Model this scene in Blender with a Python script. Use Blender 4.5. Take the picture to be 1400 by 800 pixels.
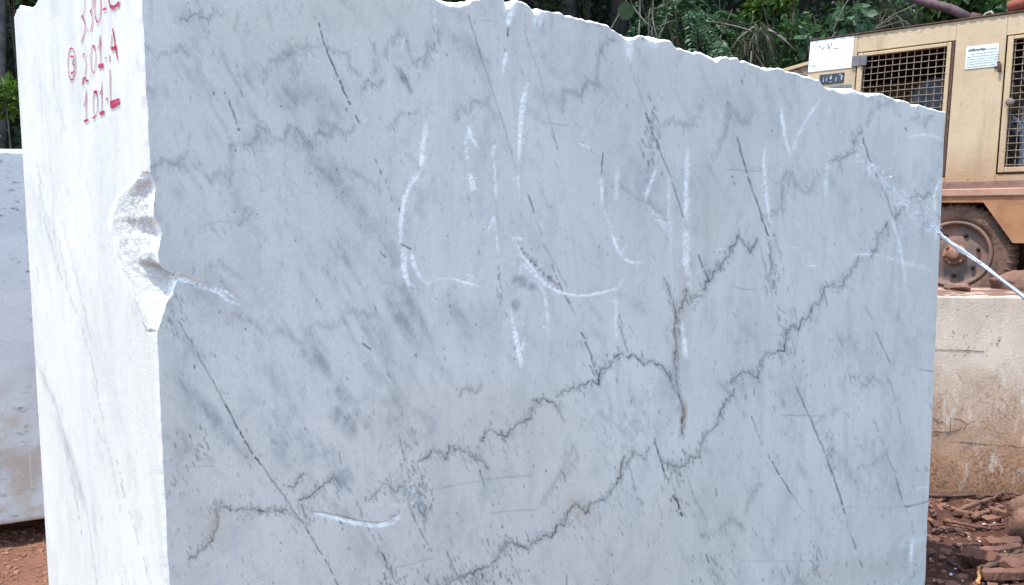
import bpy, math, random
import numpy as np
from math import radians, sin, cos, pi

for o in list(bpy.data.objects):
    bpy.data.objects.remove(o)
S = bpy.context.scene
COL = S.collection
rng = np.random.default_rng(7)
random.seed(7)

# ---------------------------------------------------------------- camera
FPX, PITCH, ROLL, EYE = 1099.93, 0.091819, -0.0059725, 1.68349
cam = bpy.data.cameras.new('camera')
cam.sensor_width = 36.0
cam.lens = 36.0 * FPX / 1400.0
cam.clip_start = 0.05
cam.clip_end = 2000
cam_o = bpy.data.objects.new('camera', cam)
COL.objects.link(cam_o)
cam_o.location = (0, 0, EYE)
from mathutils import Matrix, Vector
_cp, _sp = cos(PITCH), sin(PITCH)
_F = np.array([0, _cp, -_sp]); _R0 = np.array([1., 0, 0]); _U0 = np.array([0, _sp, _cp])
_R = _R0 * cos(ROLL) + _U0 * sin(ROLL); _U = -_R0 * sin(ROLL) + _U0 * cos(ROLL)
cam_o.rotation_euler = Matrix((_R, _U, -_F)).transposed().to_euler()
S.camera = cam_o

# ---------------------------------------------------------------- world, sun, exposure
SUN_DIR = Vector((-0.87 * cos(radians(75)), -0.49 * cos(radians(75)), sin(radians(75)))).normalized()
world = bpy.data.worlds.new('World')
S.world = world
world.use_nodes = True
wn = world.node_tree.nodes
sky = wn.new('ShaderNodeTexSky')
sky.sky_type = 'NISHITA'
sky.sun_disc = False
sky.dust_density = 1.0
sky.sun_elevation = math.asin(SUN_DIR.z)
sky.sun_rotation = math.atan2(SUN_DIR.x, SUN_DIR.y)
wn['Background'].inputs['Strength'].default_value = 0.15
world.node_tree.links.new(sky.outputs[0], wn['Background'].inputs['Color'])
sun = bpy.data.lights.new('sun', 'SUN')
sun.energy = 2.0
sun.angle = radians(0.5)
sun.color = (1.0, 0.99, 0.965)
sun_o = bpy.data.objects.new('sun', sun)
COL.objects.link(sun_o)
sun_o.rotation_euler = SUN_DIR.to_track_quat('Z', 'Y').to_euler()
sun_o.location = (-6, -4, 9)
S.view_settings.view_transform = 'Standard'
S.view_settings.look = 'None'
S.view_settings.exposure = 1.75
S.view_settings.gamma = 1
S.view_settings.use_curve_mapping = False

# ---------------------------------------------------------------- tagging
def tag(o, label=None, cat=None, group=None, kind=None):
    if label: o['label'] = label
    if cat: o['category'] = cat
    if group: o['group'] = group
    if kind: o['kind'] = kind
    return o

def empty(name, loc=(0, 0, 0), rot=(0, 0, 0)):
    o = bpy.data.objects.new(name, None)
    o.empty_display_size = 0.2
    o.location = loc
    o.rotation_euler = rot
    COL.objects.link(o)
    return o

# ---------------------------------------------------------------- noise in numpy
_perm = np.random.default_rng(3).random((256, 256))
def vnoise(x, y, seed=0):
    x = np.asarray(x, float) + seed * 17.31; y = np.asarray(y, float) + seed * 9.77
    xi = np.floor(x).astype(int); yi = np.floor(y).astype(int)
    fx = x - xi; fy = y - yi
    fx = fx * fx * (3 - 2 * fx); fy = fy * fy * (3 - 2 * fy)
    a = _perm[xi & 255, yi & 255]; b = _perm[(xi + 1) & 255, yi & 255]
    c = _perm[xi & 255, (yi + 1) & 255]; d = _perm[(xi + 1) & 255, (yi + 1) & 255]
    return (a * (1 - fx) + b * fx) * (1 - fy) + (c * (1 - fx) + d * fx) * fy
def fbm(x, y, o=4, seed=0):
    s = 0; a = 0.5; t = 0
    for k in range(o):
        s = s + a * vnoise(np.asarray(x) * 2 ** k, np.asarray(y) * 2 ** k, seed + k); t += a; a *= 0.5
    return s / t - 0.5
def sstep(t):
    t = np.clip(t, 0, 1); return t * t * (3 - 2 * t)

# ---------------------------------------------------------------- materials
class M:
    """small node builder"""
    def __init__(s, name, rough=0.7, spec=0.3):
        s.m = bpy.data.materials.new(name); s.m.use_nodes = True
        s.t = s.m.node_tree; s.n = s.t.nodes; s.l = s.t.links
        s.b = s.n['Principled BSDF']
        s.b.inputs['Roughness'].default_value = rough
        s.b.inputs['Specular IOR Level'].default_value = spec
        s.tc = s.n.new('ShaderNodeTexCoord')
    def put(s, sock, v):
        if isinstance(v, bpy.types.NodeSocket): s.l.new(v, sock)
        elif isinstance(v, (tuple, list)) and len(v) == 3 and sock.type == 'RGBA': sock.default_value = (*v, 1)
        else: sock.default_value = v
    def mapped(s, scale, coord='Object', rot=(0, 0, 0)):
        mp = s.n.new('ShaderNodeMapping')
        mp.inputs['Scale'].default_value = scale if isinstance(scale, (tuple, list)) else (scale,) * 3
        mp.inputs['Rotation'].default_value = rot
        s.l.new(s.tc.outputs[coord], mp.inputs[0]); return mp.outputs[0]
    def noise(s, scale=5, detail=4, rough=0.55, vec=None, dist=0, coord='Object'):
        x = s.n.new('ShaderNodeTexNoise')
        x.inputs['Scale'].default_value = scale; x.inputs['Detail'].default_value = detail
        x.inputs['Roughness'].default_value = rough; x.inputs['Distortion'].default_value = dist
        s.l.new(vec if vec is not None else s.tc.outputs[coord], x.inputs['Vector']); return x.outputs['Fac']
    def voro(s, scale=5, vec=None, feature='F1'):
        x = s.n.new('ShaderNodeTexVoronoi'); x.feature = feature
        x.inputs['Scale'].default_value = scale
        s.l.new(vec if vec is not None else s.tc.outputs['Object'], x.inputs['Vector']); return x
    def ramp(s, fac, lo, hi, a=0.0, b=1.0):
        x = s.n.new('ShaderNodeMapRange'); x.interpolation_type = 'SMOOTHSTEP'
        s.put(x.inputs[0], fac); x.inputs[1].default_value = lo; x.inputs[2].default_value = hi
        x.inputs[3].default_value = a; x.inputs[4].default_value = b; return x.outputs[0]
    def math(s, op, a, b=0.5, clamp=False):
        x = s.n.new('ShaderNodeMath'); x.operation = op; x.use_clamp = clamp
        s.put(x.inputs[0], a); s.put(x.inputs[1], b); return x.outputs[0]
    def mix(s, fac, a, b, mode='MIX'):
        x = s.n.new('ShaderNodeMix'); x.data_type = 'RGBA'; x.blend_type = mode
        s.put(x.inputs[0], fac); s.put(x.inputs[6], a); s.put(x.inputs[7], b); return x.outputs[2]
    def attr(s, name, out='Fac'):
        x = s.n.new('ShaderNodeAttribute'); x.attribute_name = name; return x.outputs[out]
    def color(s, c): s.put(s.b.inputs['Base Color'], c); return s
    def rough(s, r): s.put(s.b.inputs['Roughness'], r); return s
    def bump(s, h, dist=0.01, strength=1.0):
        x = s.n.new('ShaderNodeBump'); x.inputs['Distance'].default_value = dist
        x.inputs['Strength'].default_value = strength
        s.put(x.inputs['Height'], h); s.l.new(x.outputs[0], s.b.inputs['Normal']); return s

def simple(name, c, c2=None, scale=12, rough=0.7, spec=0.3, metal=0.0, bump=0.002, lo=0.35, hi=0.7):
    m = M(name, rough, spec)
    f = m.ramp(m.noise(scale, 5, 0.6), lo, hi)
    m.color(m.mix(f, c, c2 if c2 else tuple(0.7 * k for k in c)))
    m.b.inputs['Metallic'].default_value = metal
    if bump: m.bump(m.noise(scale * 6, 4), bump)
    return m.m

# ---------------------------------------------------------------- mesh builders
def mesh_np(name, verts, quads, mat, parent=None, smooth=True, attrs=None, tris=None):
    me = bpy.data.meshes.new(name)
    verts = np.asarray(verts, np.float32)
    me.vertices.add(len(verts)); me.vertices.foreach_set('co', verts.ravel())
    quads = np.asarray(quads, np.int32).reshape(-1, 4)
    tris = np.zeros((0, 3), np.int32) if tris is None else np.asarray(tris, np.int32).reshape(-1, 3)
    nl = quads.size + tris.size
    me.loops.add(nl)
    me.loops.foreach_set('vertex_index', np.concatenate([quads.ravel(), tris.ravel()]))
    me.polygons.add(len(quads) + len(tris))
    st = np.concatenate([np.arange(len(quads)) * 4, quads.size + np.arange(len(tris)) * 3]).astype(np.int32)
    me.polygons.foreach_set('loop_start', st)
    me.update(calc_edges=True); me.validate()
    if smooth: me.polygons.foreach_set('use_smooth', np.ones(len(me.polygons), bool))
    for k, v in (attrs or {}).items():
        a = me.attributes.new(k, 'FLOAT', 'POINT'); a.data.foreach_set('value', np.asarray(v, np.float32))
    me.materials.append(mat)
    o = bpy.data.objects.new(name, me); COL.objects.link(o)
    if parent: o.parent = parent
    return o

class MB:
    """collects shapes into one mesh"""
    def __init__(s): s.v = []; s.f = []
    def add(s, vs, fs):
        n = len(s.v); s.v += [tuple(map(float, p)) for p in vs]; s.f += [tuple(i + n for i in f) for f in fs]; return s
    def box(s, lo, hi, bev=0.0):
        x0, y0, z0 = lo; x1, y1, z1 = hi
        b = min(bev, (x1 - x0) * .45, (y1 - y0) * .45, (z1 - z0) * .45)
        if b <= 0:
            return s.add([(x0, y0, z0), (x1, y0, z0), (x1, y1, z0), (x0, y1, z0), (x0, y0, z1), (x1, y0, z1), (x1, y1, z1), (x0, y1, z1)],
                         [(0, 3, 2, 1), (4, 5, 6, 7), (0, 1, 5, 4), (1, 2, 6, 5), (2, 3, 7, 6), (3, 0, 4, 7)])
        vs = []; idx = {}
        for i, X in enumerate((x0, x1)):
            for j, Y in enumerate((y0, y1)):
                for k, Z in enumerate((z0, z1)):
                    sx, sy, sz = (b if i == 0 else -b), (b if j == 0 else -b), (b if k == 0 else -b)
                    idx[i, j, k] = len(vs)
                    vs += [(X, Y + sy, Z + sz), (X + sx, Y, Z + sz), (X + sx, Y + sy, Z)]
        I = lambda i, j, k, a: idx[i, j, k] + a
        fs = []
        for i in (0, 1):
            fs.append([I(i, 0, 0, 0), I(i, 1, 0, 0), I(i, 1, 1, 0), I(i, 0, 1, 0)])
            fs.append([I(0, i, 0, 1), I(1, i, 0, 1), I(1, i, 1, 1), I(0, i, 1, 1)])
            fs.append([I(0, 0, i, 2), I(1, 0, i, 2), I(1, 1, i, 2), I(0, 1, i, 2)])
        for j in (0, 1):
            for k in (0, 1):
                fs.append([I(0, j, k, 1), I(1, j, k, 1), I(1, j, k, 2), I(0, j, k, 2)])
                fs.append([I(j, 0, k, 0), I(j, 1, k, 0), I(j, 1, k, 2), I(j, 0, k, 2)])
                fs.append([I(j, k, 0, 0), I(j, k, 1, 0), I(j, k, 1, 1), I(j, k, 0, 1)])
        for i in (0, 1):
            for j in (0, 1):
                for k in (0, 1): fs.append([I(i, j, k, 0), I(i, j, k, 1), I(i, j, k, 2)])
        return s.add(vs, fs)
    def tube(s, pts, rad, n=8, cap=True):
        P = [Vector(p) for p in pts]
        R = rad if isinstance(rad, (list, tuple, np.ndarray)) else [rad] * len(P)
        vs = []; fs = []; up = None
        for i, p in enumerate(P):
            d = (P[min(i + 1, len(P) - 1)] - P[max(i - 1, 0)])
            d = d.normalized() if d.length > 1e-9 else Vector((0, 0, 1))
            if up is None:
                up = d.orthogonal().normalized()
            else:
                up = (up - d * up.dot(d)); up = up.normalized() if up.length > 1e-6 else d.orthogonal().normalized()
            w = d.cross(up)
            for k in range(n):
                a = 2 * pi * k / n
                vs.append(p + (up * cos(a) + w * sin(a)) * R[i])
        for i in range(len(P) - 1):
            for k in range(n):
                fs.append((i * n + k, i * n + (k + 1) % n, (i + 1) * n + (k + 1) % n, (i + 1) * n + k))
        if cap:
            fs.append(tuple(reversed(range(n)))); fs.append(tuple((len(P) - 1) * n + k for k in range(n)))
        return s.add(vs, fs)
    def lathe(s, prof, n=48, c=(0, 0, 0), axis='y'):
        """prof: list of (radius, along) revolved about the axis through c"""
        vs = []; fs = []
        for r, h in prof:
            for k in range(n):
                a = 2 * pi * k / n
                vs.append((c[0] + r * cos(a), c[1] + h, c[2] + r * sin(a)) if axis == 'y' else (c[0] + r * cos(a), c[1] + r * sin(a), c[2] + h))
        for i in range(len(prof) - 1):
            for k in range(n):
                fs.append((i * n + k, i * n + (k + 1) % n, (i + 1) * n + (k + 1) % n, (i + 1) * n + k))
        return s.add(vs, fs)
    def build(s, name, mat, parent=None, smooth=False):
        me = bpy.data.meshes.new(name); me.from_pydata(s.v, [], s.f); me.update()
        if smooth: me.polygons.foreach_set('use_smooth', np.ones(len(me.polygons), bool))
        me.materials.append(mat)
        import bmesh
        b = bmesh.new(); b.from_mesh(me); bmesh.ops.recalc_face_normals(b, faces=b.faces); b.to_mesh(me); b.free()
        o = bpy.data.objects.new(name, me); COL.objects.link(o)
        if parent: o.parent = parent
        return o

# =================================================================== TERRAIN
def terrain(x, y):
    x = np.asarray(x, float); y = np.asarray(y, float)
    start = 5.62 + 0.9 * sstep((1.6 - x) / 1.5) + 0.1 * fbm(x * 1.3, y * 0, 3, 5)
    plane = 0.955 - (0.098 * (x - 3.3) + 0.114 * (y - 6.3))
    plane = np.clip(plane, 0.35, 1.25)
    t = sstep((y - start) / 0.45)
    z = plane * t
    hy = y - 9.0 + 0.6 * fbm(x * 0.4, y * 0.3, 2, 8)
    z = z + np.where(hy > 0, np.minimum(hy, 16) * 0.95, 0) * sstep(hy / 1.5)
    z = z + 0.05 * fbm(x * 0.9, y * 0.9, 3, 11) * sstep((np.abs(y - 2.5) - 1) / 2)
    # churned soil
    rgh = sstep((x - 1.0) / 0.8) * sstep((y - 1.5) / 1.0) * (1 - sstep((y - 8) / 2)) + 0.35
    r1 = np.abs(fbm(x * 3.1 + y * 1.2, y * 9.0 - x * 1.5, 4, 21))
    r2 = fbm(x * 22, y * 26, 3, 25)
    r3 = fbm(x * 7, y * 7, 3, 29)
    z = z + rgh * (0.10 * r1 - 0.02 + 0.022 * r2 + 0.06 * r3)
    return z

def build_ground():
    def lines(segs):
        out = []
        for a, b, st in segs: out.append(np.arange(a, b, st))
        return np.unique(np.round(np.concatenate(out), 5))
    xs = lines([(-400, -40, 40), (-40, -10, 2), (-10, -3.8, 0.25), (-3.8, -1.7, 0.022), (-1.7, 1.3, 0.12), (1.3, 3.6, 0.012), (3.6, 10, 0.2), (10, 40, 2), (40, 401, 40)])
    ys = lines([(-400, -40, 40), (-40, -4, 2), (-4, 3.0, 0.12), (3.0, 5.2, 0.012), (5.2, 7.2, 0.05), (7.2, 20, 0.25), (20, 40, 2), (40, 401, 40)])
    X, Y = np.meshgrid(xs, ys)
    Z = terrain(X, Y)
    n, m = X.shape
    I = np.arange(n * m).reshape(n, m)
    q = np.stack([I[:-1, :-1], I[:-1, 1:], I[1:, 1:], I[1:, :-1]], -1).reshape(-1, 4)
    m_ = M('red_soil', 0.9, 0.15)
    f = m_.ramp(m_.noise(2.2, 6, 0.65), 0.32, 0.7)
    f2 = m_.ramp(m_.noise(45, 5, 0.7), 0.35, 0.72)
    c = m_.mix(f, (0.17, 0.078, 0.048), (0.26, 0.120, 0.070))
    c = m_.mix(m_.math('MULTIPLY', f2, 0.55), c, (0.12, 0.062, 0.045))
    pb = m_.voro(85)
    gr = m_.math('MULTIPLY', m_.ramp(pb.outputs['Distance'], 0.12, 0.26, 1, 0), m_.ramp(m_.noise(20, 2), 0.56, 0.66))
    c = m_.mix(m_.math('MULTIPLY', gr, 0.6), c, (0.46, 0.33, 0.27))
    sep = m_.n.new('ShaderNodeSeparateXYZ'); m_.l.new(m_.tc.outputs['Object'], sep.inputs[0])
    # shade to the right of the block, painted into the soil colour
    shade_x = m_.math('ADD', sep.outputs['X'], m_.math('MULTIPLY', m_.noise(3.0, 5), .7))
    c = m_.mix(m_.math('MULTIPLY', m_.ramp(shade_x, 1.0, 1.7), m_.ramp(sep.outputs['Y'], 5.3, 4.6, 0.45, .85)), c, (0.066, 0.031, 0.022))
    # leaf litter on the wooded slope
    wood = m_.ramp(sep.outputs['Y'], 8.2, 9.6)
    lit = m_.mix(m_.ramp(m_.noise(18, 5, 0.7), 0.4, 0.65), (0.010, 0.009, 0.006), (0.025, 0.021, 0.014))
    c = m_.mix(wood, c, lit)
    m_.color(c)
    m_.bump(m_.noise(70, 6, 0.7), 0.012)
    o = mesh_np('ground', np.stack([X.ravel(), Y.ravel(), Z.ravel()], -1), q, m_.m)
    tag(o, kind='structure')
    return o
build_ground()

# =================================================================== MARBLE BLOCK
TH = 0.716084
BX, BY = -0.610611, 1.359614          # near corner on the ground
LEN, WID, ZB = 3.30, 1.01, -0.03
u_ = np.array([cos(TH), sin(TH), 0.0]); v_ = np.array([-sin(TH), cos(TH), 0.0])
def survey(P):
    """measured chart of the block's faces: world point -> survey sheet coordinates"""
    d = P - np.array([0, 0, EYE]); w = d @ _F
    return 700 + FPX * (d @ _R) / w, 400 - FPX * (d @ _U) / w
def onplane(px, py, P, n):
    d = _F + _R * (px - 700) / FPX - _U * (py - 400) / FPX
    O = np.array([0, 0, EYE]); t = ((P - O) @ n) / (d @ n); return O + t * d
def blk(a, d, z):
    a = np.asarray(a, float); d = np.asarray(d, float); z = np.asarray(z, float)
    a, d, z = np.broadcast_arrays(a, d, z)
    return np.array([BX, BY, 0]) + a[..., None] * u_ + d[..., None] * v_ + z[..., None] * np.array([0, 0, 1.])
P0 = np.array([BX, BY, 0.0])
def front_az(px, py):
    q = onplane(px, py, P0, v_) - P0; return q @ u_, q[2]
def end_dz(px, py):
    q = onplane(px, py, P0, u_) - P0; return q @ v_, q[2]

# ---- survey sheets of the markings
Y0, HH, WW = -140, 1100, 1340
class Sheet:
    def __init__(s):
        s.c = {k: np.zeros((HH, WW), np.float32) for k in ('vein', 'smoke', 'scuff', 'rust_tone', 'dig')}
    def seg(s, ch, p, q, w, st, w2=None, soft=0.8, mx=True):
        w2 = w if w2 is None else w2
        m = max(w, w2) / 2 + 2 * soft + 1
        x0 = int(max(0, min(p[0], q[0]) - m)); x1 = int(min(WW, max(p[0], q[0]) + m + 2))
        y0 = int(max(0, min(p[1], q[1]) - m - Y0)); y1 = int(min(HH, max(p[1], q[1]) + m + 2 - Y0))
        if x1 <= x0 or y1 <= y0: return
        yy, xx = np.mgrid[y0:y1, x0:x1]; yy = yy + Y0
        dx, dy = q[0] - p[0], q[1] - p[1]; L = dx * dx + dy * dy + 1e-9
        t = np.clip(((xx - p[0]) * dx + (yy - p[1]) * dy) / L, 0, 1)
        d = np.hypot(xx - p[0] - t * dx, yy - p[1] - t * dy)
        hw = (w + (w2 - w) * t) / 2
        a = np.clip((hw + soft - d) / (2 * soft), 0, 1); a = a * a * (3 - 2 * a) * st
        A = s.c[ch][y0:y1, x0:x1]
        if mx: np.maximum(A, a, out=A)
        else: A += a
    def line(s, ch, pts, w, st, dots=0.0, w2=None, jit=0.0, soft=0.8, step=5):
        pts = np.array(pts, float); n = len(pts)
        D = np.r_[0, np.cumsum(np.hypot(*np.diff(pts, axis=0).T))]
        k = max(2, int(D[-1] / step) + 1)
        t = np.linspace(0, D[-1], k)
        P = np.stack([np.interp(t, D, pts[:, 0]), np.interp(t, D, pts[:, 1])], -1)
        if jit: P = P + rng.normal(0, jit, P.shape)
        for i in range(k - 1):
            if dots and rng.random() < dots: continue
            r = 0.75 + 0.5 * rng.random()
            ww = w if w2 is None else w + (w2 - w) * i / max(1, k - 2)
            s.seg(ch, P[i], P[i + 1], ww * (r if w < 4 else 1), st * (0.7 + 0.3 * r), soft=soft)
    def stylo(s, pts, st, amp=2.4, hair=1.2, w=1.55):
        pts = np.array(pts, float)
        D = np.r_[0, np.cumsum(np.hypot(*np.diff(pts, axis=0).T))]
        k = max(3, int(D[-1] / 2.6) + 1); t = np.linspace(0, D[-1], k)
        P = np.stack([np.interp(t, D, pts[:, 0]), np.interp(t, D, pts[:, 1])], -1)
        st = min(1, st * 1.0 + .12); z = rng.normal(0, amp, k); z = z * 0.6 + 0.4 * np.roll(z, 1)
        Q = P + np.stack([z * 0.33, z], -1)
        for i in range(k - 1):
            a = st * (0.45 + 0.75 * vnoise(i * 0.22, pts[0, 0] * 0.1)) * (.72 if st < .66 else 1)
            if rng.random() < 0.10: continue
            s.seg('vein', Q[i], Q[i + 1], w * (0.7 + 0.7 * rng.random()), min(1, a))
            s.seg('vein', Q[i], Q[i + 1], w * 4.2, a * (.42 if st < .66 else .2), soft=2.6)
        for i in range(int(k * 1.2 * hair)):
            j = rng.integers(0, k); o = rng.normal(0, 4.5, 2); L = 1.5 + rng.exponential(3.0)
            c = P[j] + o * np.array([0.6, 1.0]); dr = np.array([0.32 + rng.normal(0, .15), 1.0]) * L / 2
            s.seg('vein', c - dr, c + dr, 0.9 + 0.5 * rng.random(), st * rng.uniform(0.2, 0.85))
    def blob(s, ch, x, y, rx, ry, st, ang=0):
        r = max(rx, ry) * 1.6
        x0 = int(max(0, x - r)); x1 = int(min(WW, x + r)); y0 = int(max(0, y - r - Y0)); y1 = int(min(HH, y + r - Y0))
        if x1 <= x0 or y1 <= y0: return
        yy, xx = np.mgrid[y0:y1, x0:x1]; yy = yy + Y0
        c, s_ = cos(ang), sin(ang)
        X = ((xx - x) * c + (yy - y) * s_) / rx; Y = (-(xx - x) * s_ + (yy - y) * c) / ry
        a = np.clip(1 - (X * X + Y * Y) / 1.6, 0, 1) ** 1.5 * st
        A = s.c[ch][y0:y1, x0:x1]; np.maximum(A, a, out=A)
    def scrape(s, pts, w, st, w2=None, rag=0.5, dig=1.0):
        """a white bruise left by a tool: ragged, with bare spots"""
        w2 = w if w2 is None else w2
        pts = np.array(pts, float)
        D = np.r_[0, np.cumsum(np.hypot(*np.diff(pts, axis=0).T))]
        k = max(2, int(D[-1] / 3) + 1); t = np.linspace(0, D[-1], k)
        P = np.stack([np.interp(t, D, pts[:, 0]), np.interp(t, D, pts[:, 1])], -1)
        for i in range(k - 1):
            f = i / max(1, k - 2); ww = (w + (w2 - w) * f)
            e = min(1, 0.35 + 3 * min(f, 1 - f))
            s.seg('scuff', P[i], P[i + 1], ww * 0.85, st * e * rng.uniform(0.65, 1.0), soft=1.0)
            s.seg('dig', P[i], P[i + 1], ww * 0.8, dig * e, soft=1.5)
            for _ in range(3):
                o = rng.normal(0, ww * 0.3, 2); s.seg('scuff', P[i] + o, P[i] + o + rng.normal(0, 2, 2), 1.0, st * e * rng.uniform(.4, 1), soft=.7)
            if rng.random() < rag * 0.4:
                o = rng.normal(0, ww * 0.3, 2); s.seg('vein', P[i] + o, P[i] + o + (0.4, 1.8), 0.9, 0.45)

F = Sheet()
# soft blue-grey clouds running down to the right
for x, y, rx, ry, st, an in [(415, 140, 60, 30, .38, .4), (380, 100, 40, 22, .2, .3), (430, 165, 40, 18, .30, .5), (420, 215, 60, 22, .30, .9), (470, 260, 70, 20, .30, .9), (500, 300, 60, 18, .30, .9),
        (540, 350, 60, 16, .25, 1.0), (560, 420, 70, 15, .42, 1.05), (575, 470, 50, 12, .40, 1.0), (550, 440, 40, 11, .45, 1.1), (600, 500, 40, 12, .35, .9), (440, 500, 35, 10, .55, .95), (470, 540, 40, 11, .55, 1.0),
        (470, 575, 26, 16, .60, .8), (450, 530, 40, 24, .25, 1.0), (505, 500, 34, 9, .5, 1.05), (425, 490, 24, 9, .4, 1.0), (300, 580, 50, 14, .5, .9), (325, 610, 34, 11, .5, .95), (270, 550, 50, 12, .3, .9), (260, 470, 50, 9, .3, .9), (250, 605, 30, 20, .25, .5),
        (880, 250, 40, 30, .25, 1.2), (905, 290, 30, 18, .25, 1.2), (712, 385, 13, 9, .6, .4), (705, 418, 9, 9, .6, 0), (725, 392, 10, 6, .4, .3), (555, 112, 20, 5, .6, 1.1), (385, 80, 24, 12, .35, -.4), (395, 75, 16, 6, .3, -.4), (660, 200, 60, 40, .10, 0), (700, 300, 80, 50, .1, .6),
        (1210, 640, 90, 60, .12, .8), (1150, 300, 120, 60, .08, .5), (575, 690, 9, 26, .55, -.25), (345, 190, 30, 14, .22, .2), (240, 225, 30, 14, .25, 0), (330, 250, 12, 40, .15, 0), (1040, 150, 60, 40, .12, .6), (620, 60, 50, 20, .15, .4), (780, 130, 40, 12, .15, -.2),
        (1000, 180, 14, 40, .2, .1), (640, 440, 60, 30, .12, .2), (300, 400, 60, 40, .14, .3), (395, 560, 40, 60, .12, .8)]:
    F.blob('smoke', x, y, rx, ry, st, an)
for i in range(260):
    x, y = rng.uniform(190, 1290), rng.uniform(0, 800)
    F.blob('smoke', x, y, rng.uniform(8, 34), rng.uniform(3, 8), rng.uniform(.04, .22), rng.normal(1.05, .25))
# warm stains
for x, y, rx, ry, st, an in [(620, 580, 190, 70, .22, 0), (285, 725, 40, 50, .34, -.6), (292, 715, 14, 40, .5, .3), (268, 690, 40, 60, .16, 0), (790, 695, 34, 34, .42, 0), (775, 660, 50, 40, .18, 0), (940, 390, 14, 60, .30, .1), (965, 300, 30, 90, .14, 0), (935, 568, 5, 22, .95, .1), (928, 455, 6, 50, .5, 0), (1200, 775, 120, 26, .3, -.12),
        (1120, 790, 90, 30, .24, 0), (860, 780, 120, 40, .18, 0), (640, 400, 400, 20, .0, 0), (320, 60, 120, 60, .08, 0), (520, 20, 200, 40, .12, 0), (920, 110, 120, 40, .12, 0), (240, 640, 40, 120, .14, 0), (760, 640, 160, 60, .12, 0), (1000, 720, 160, 60, .12, 0), (270, 790, 60, 40, .2, 0), (740, 790, 20, 40, .2, 0), (640, 770, 620, 150, .16, 0), (520, 640, 300, 90, .10, 0)]:
    F.blob('rust_tone', x, y, rx, ry, st, an)
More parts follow.
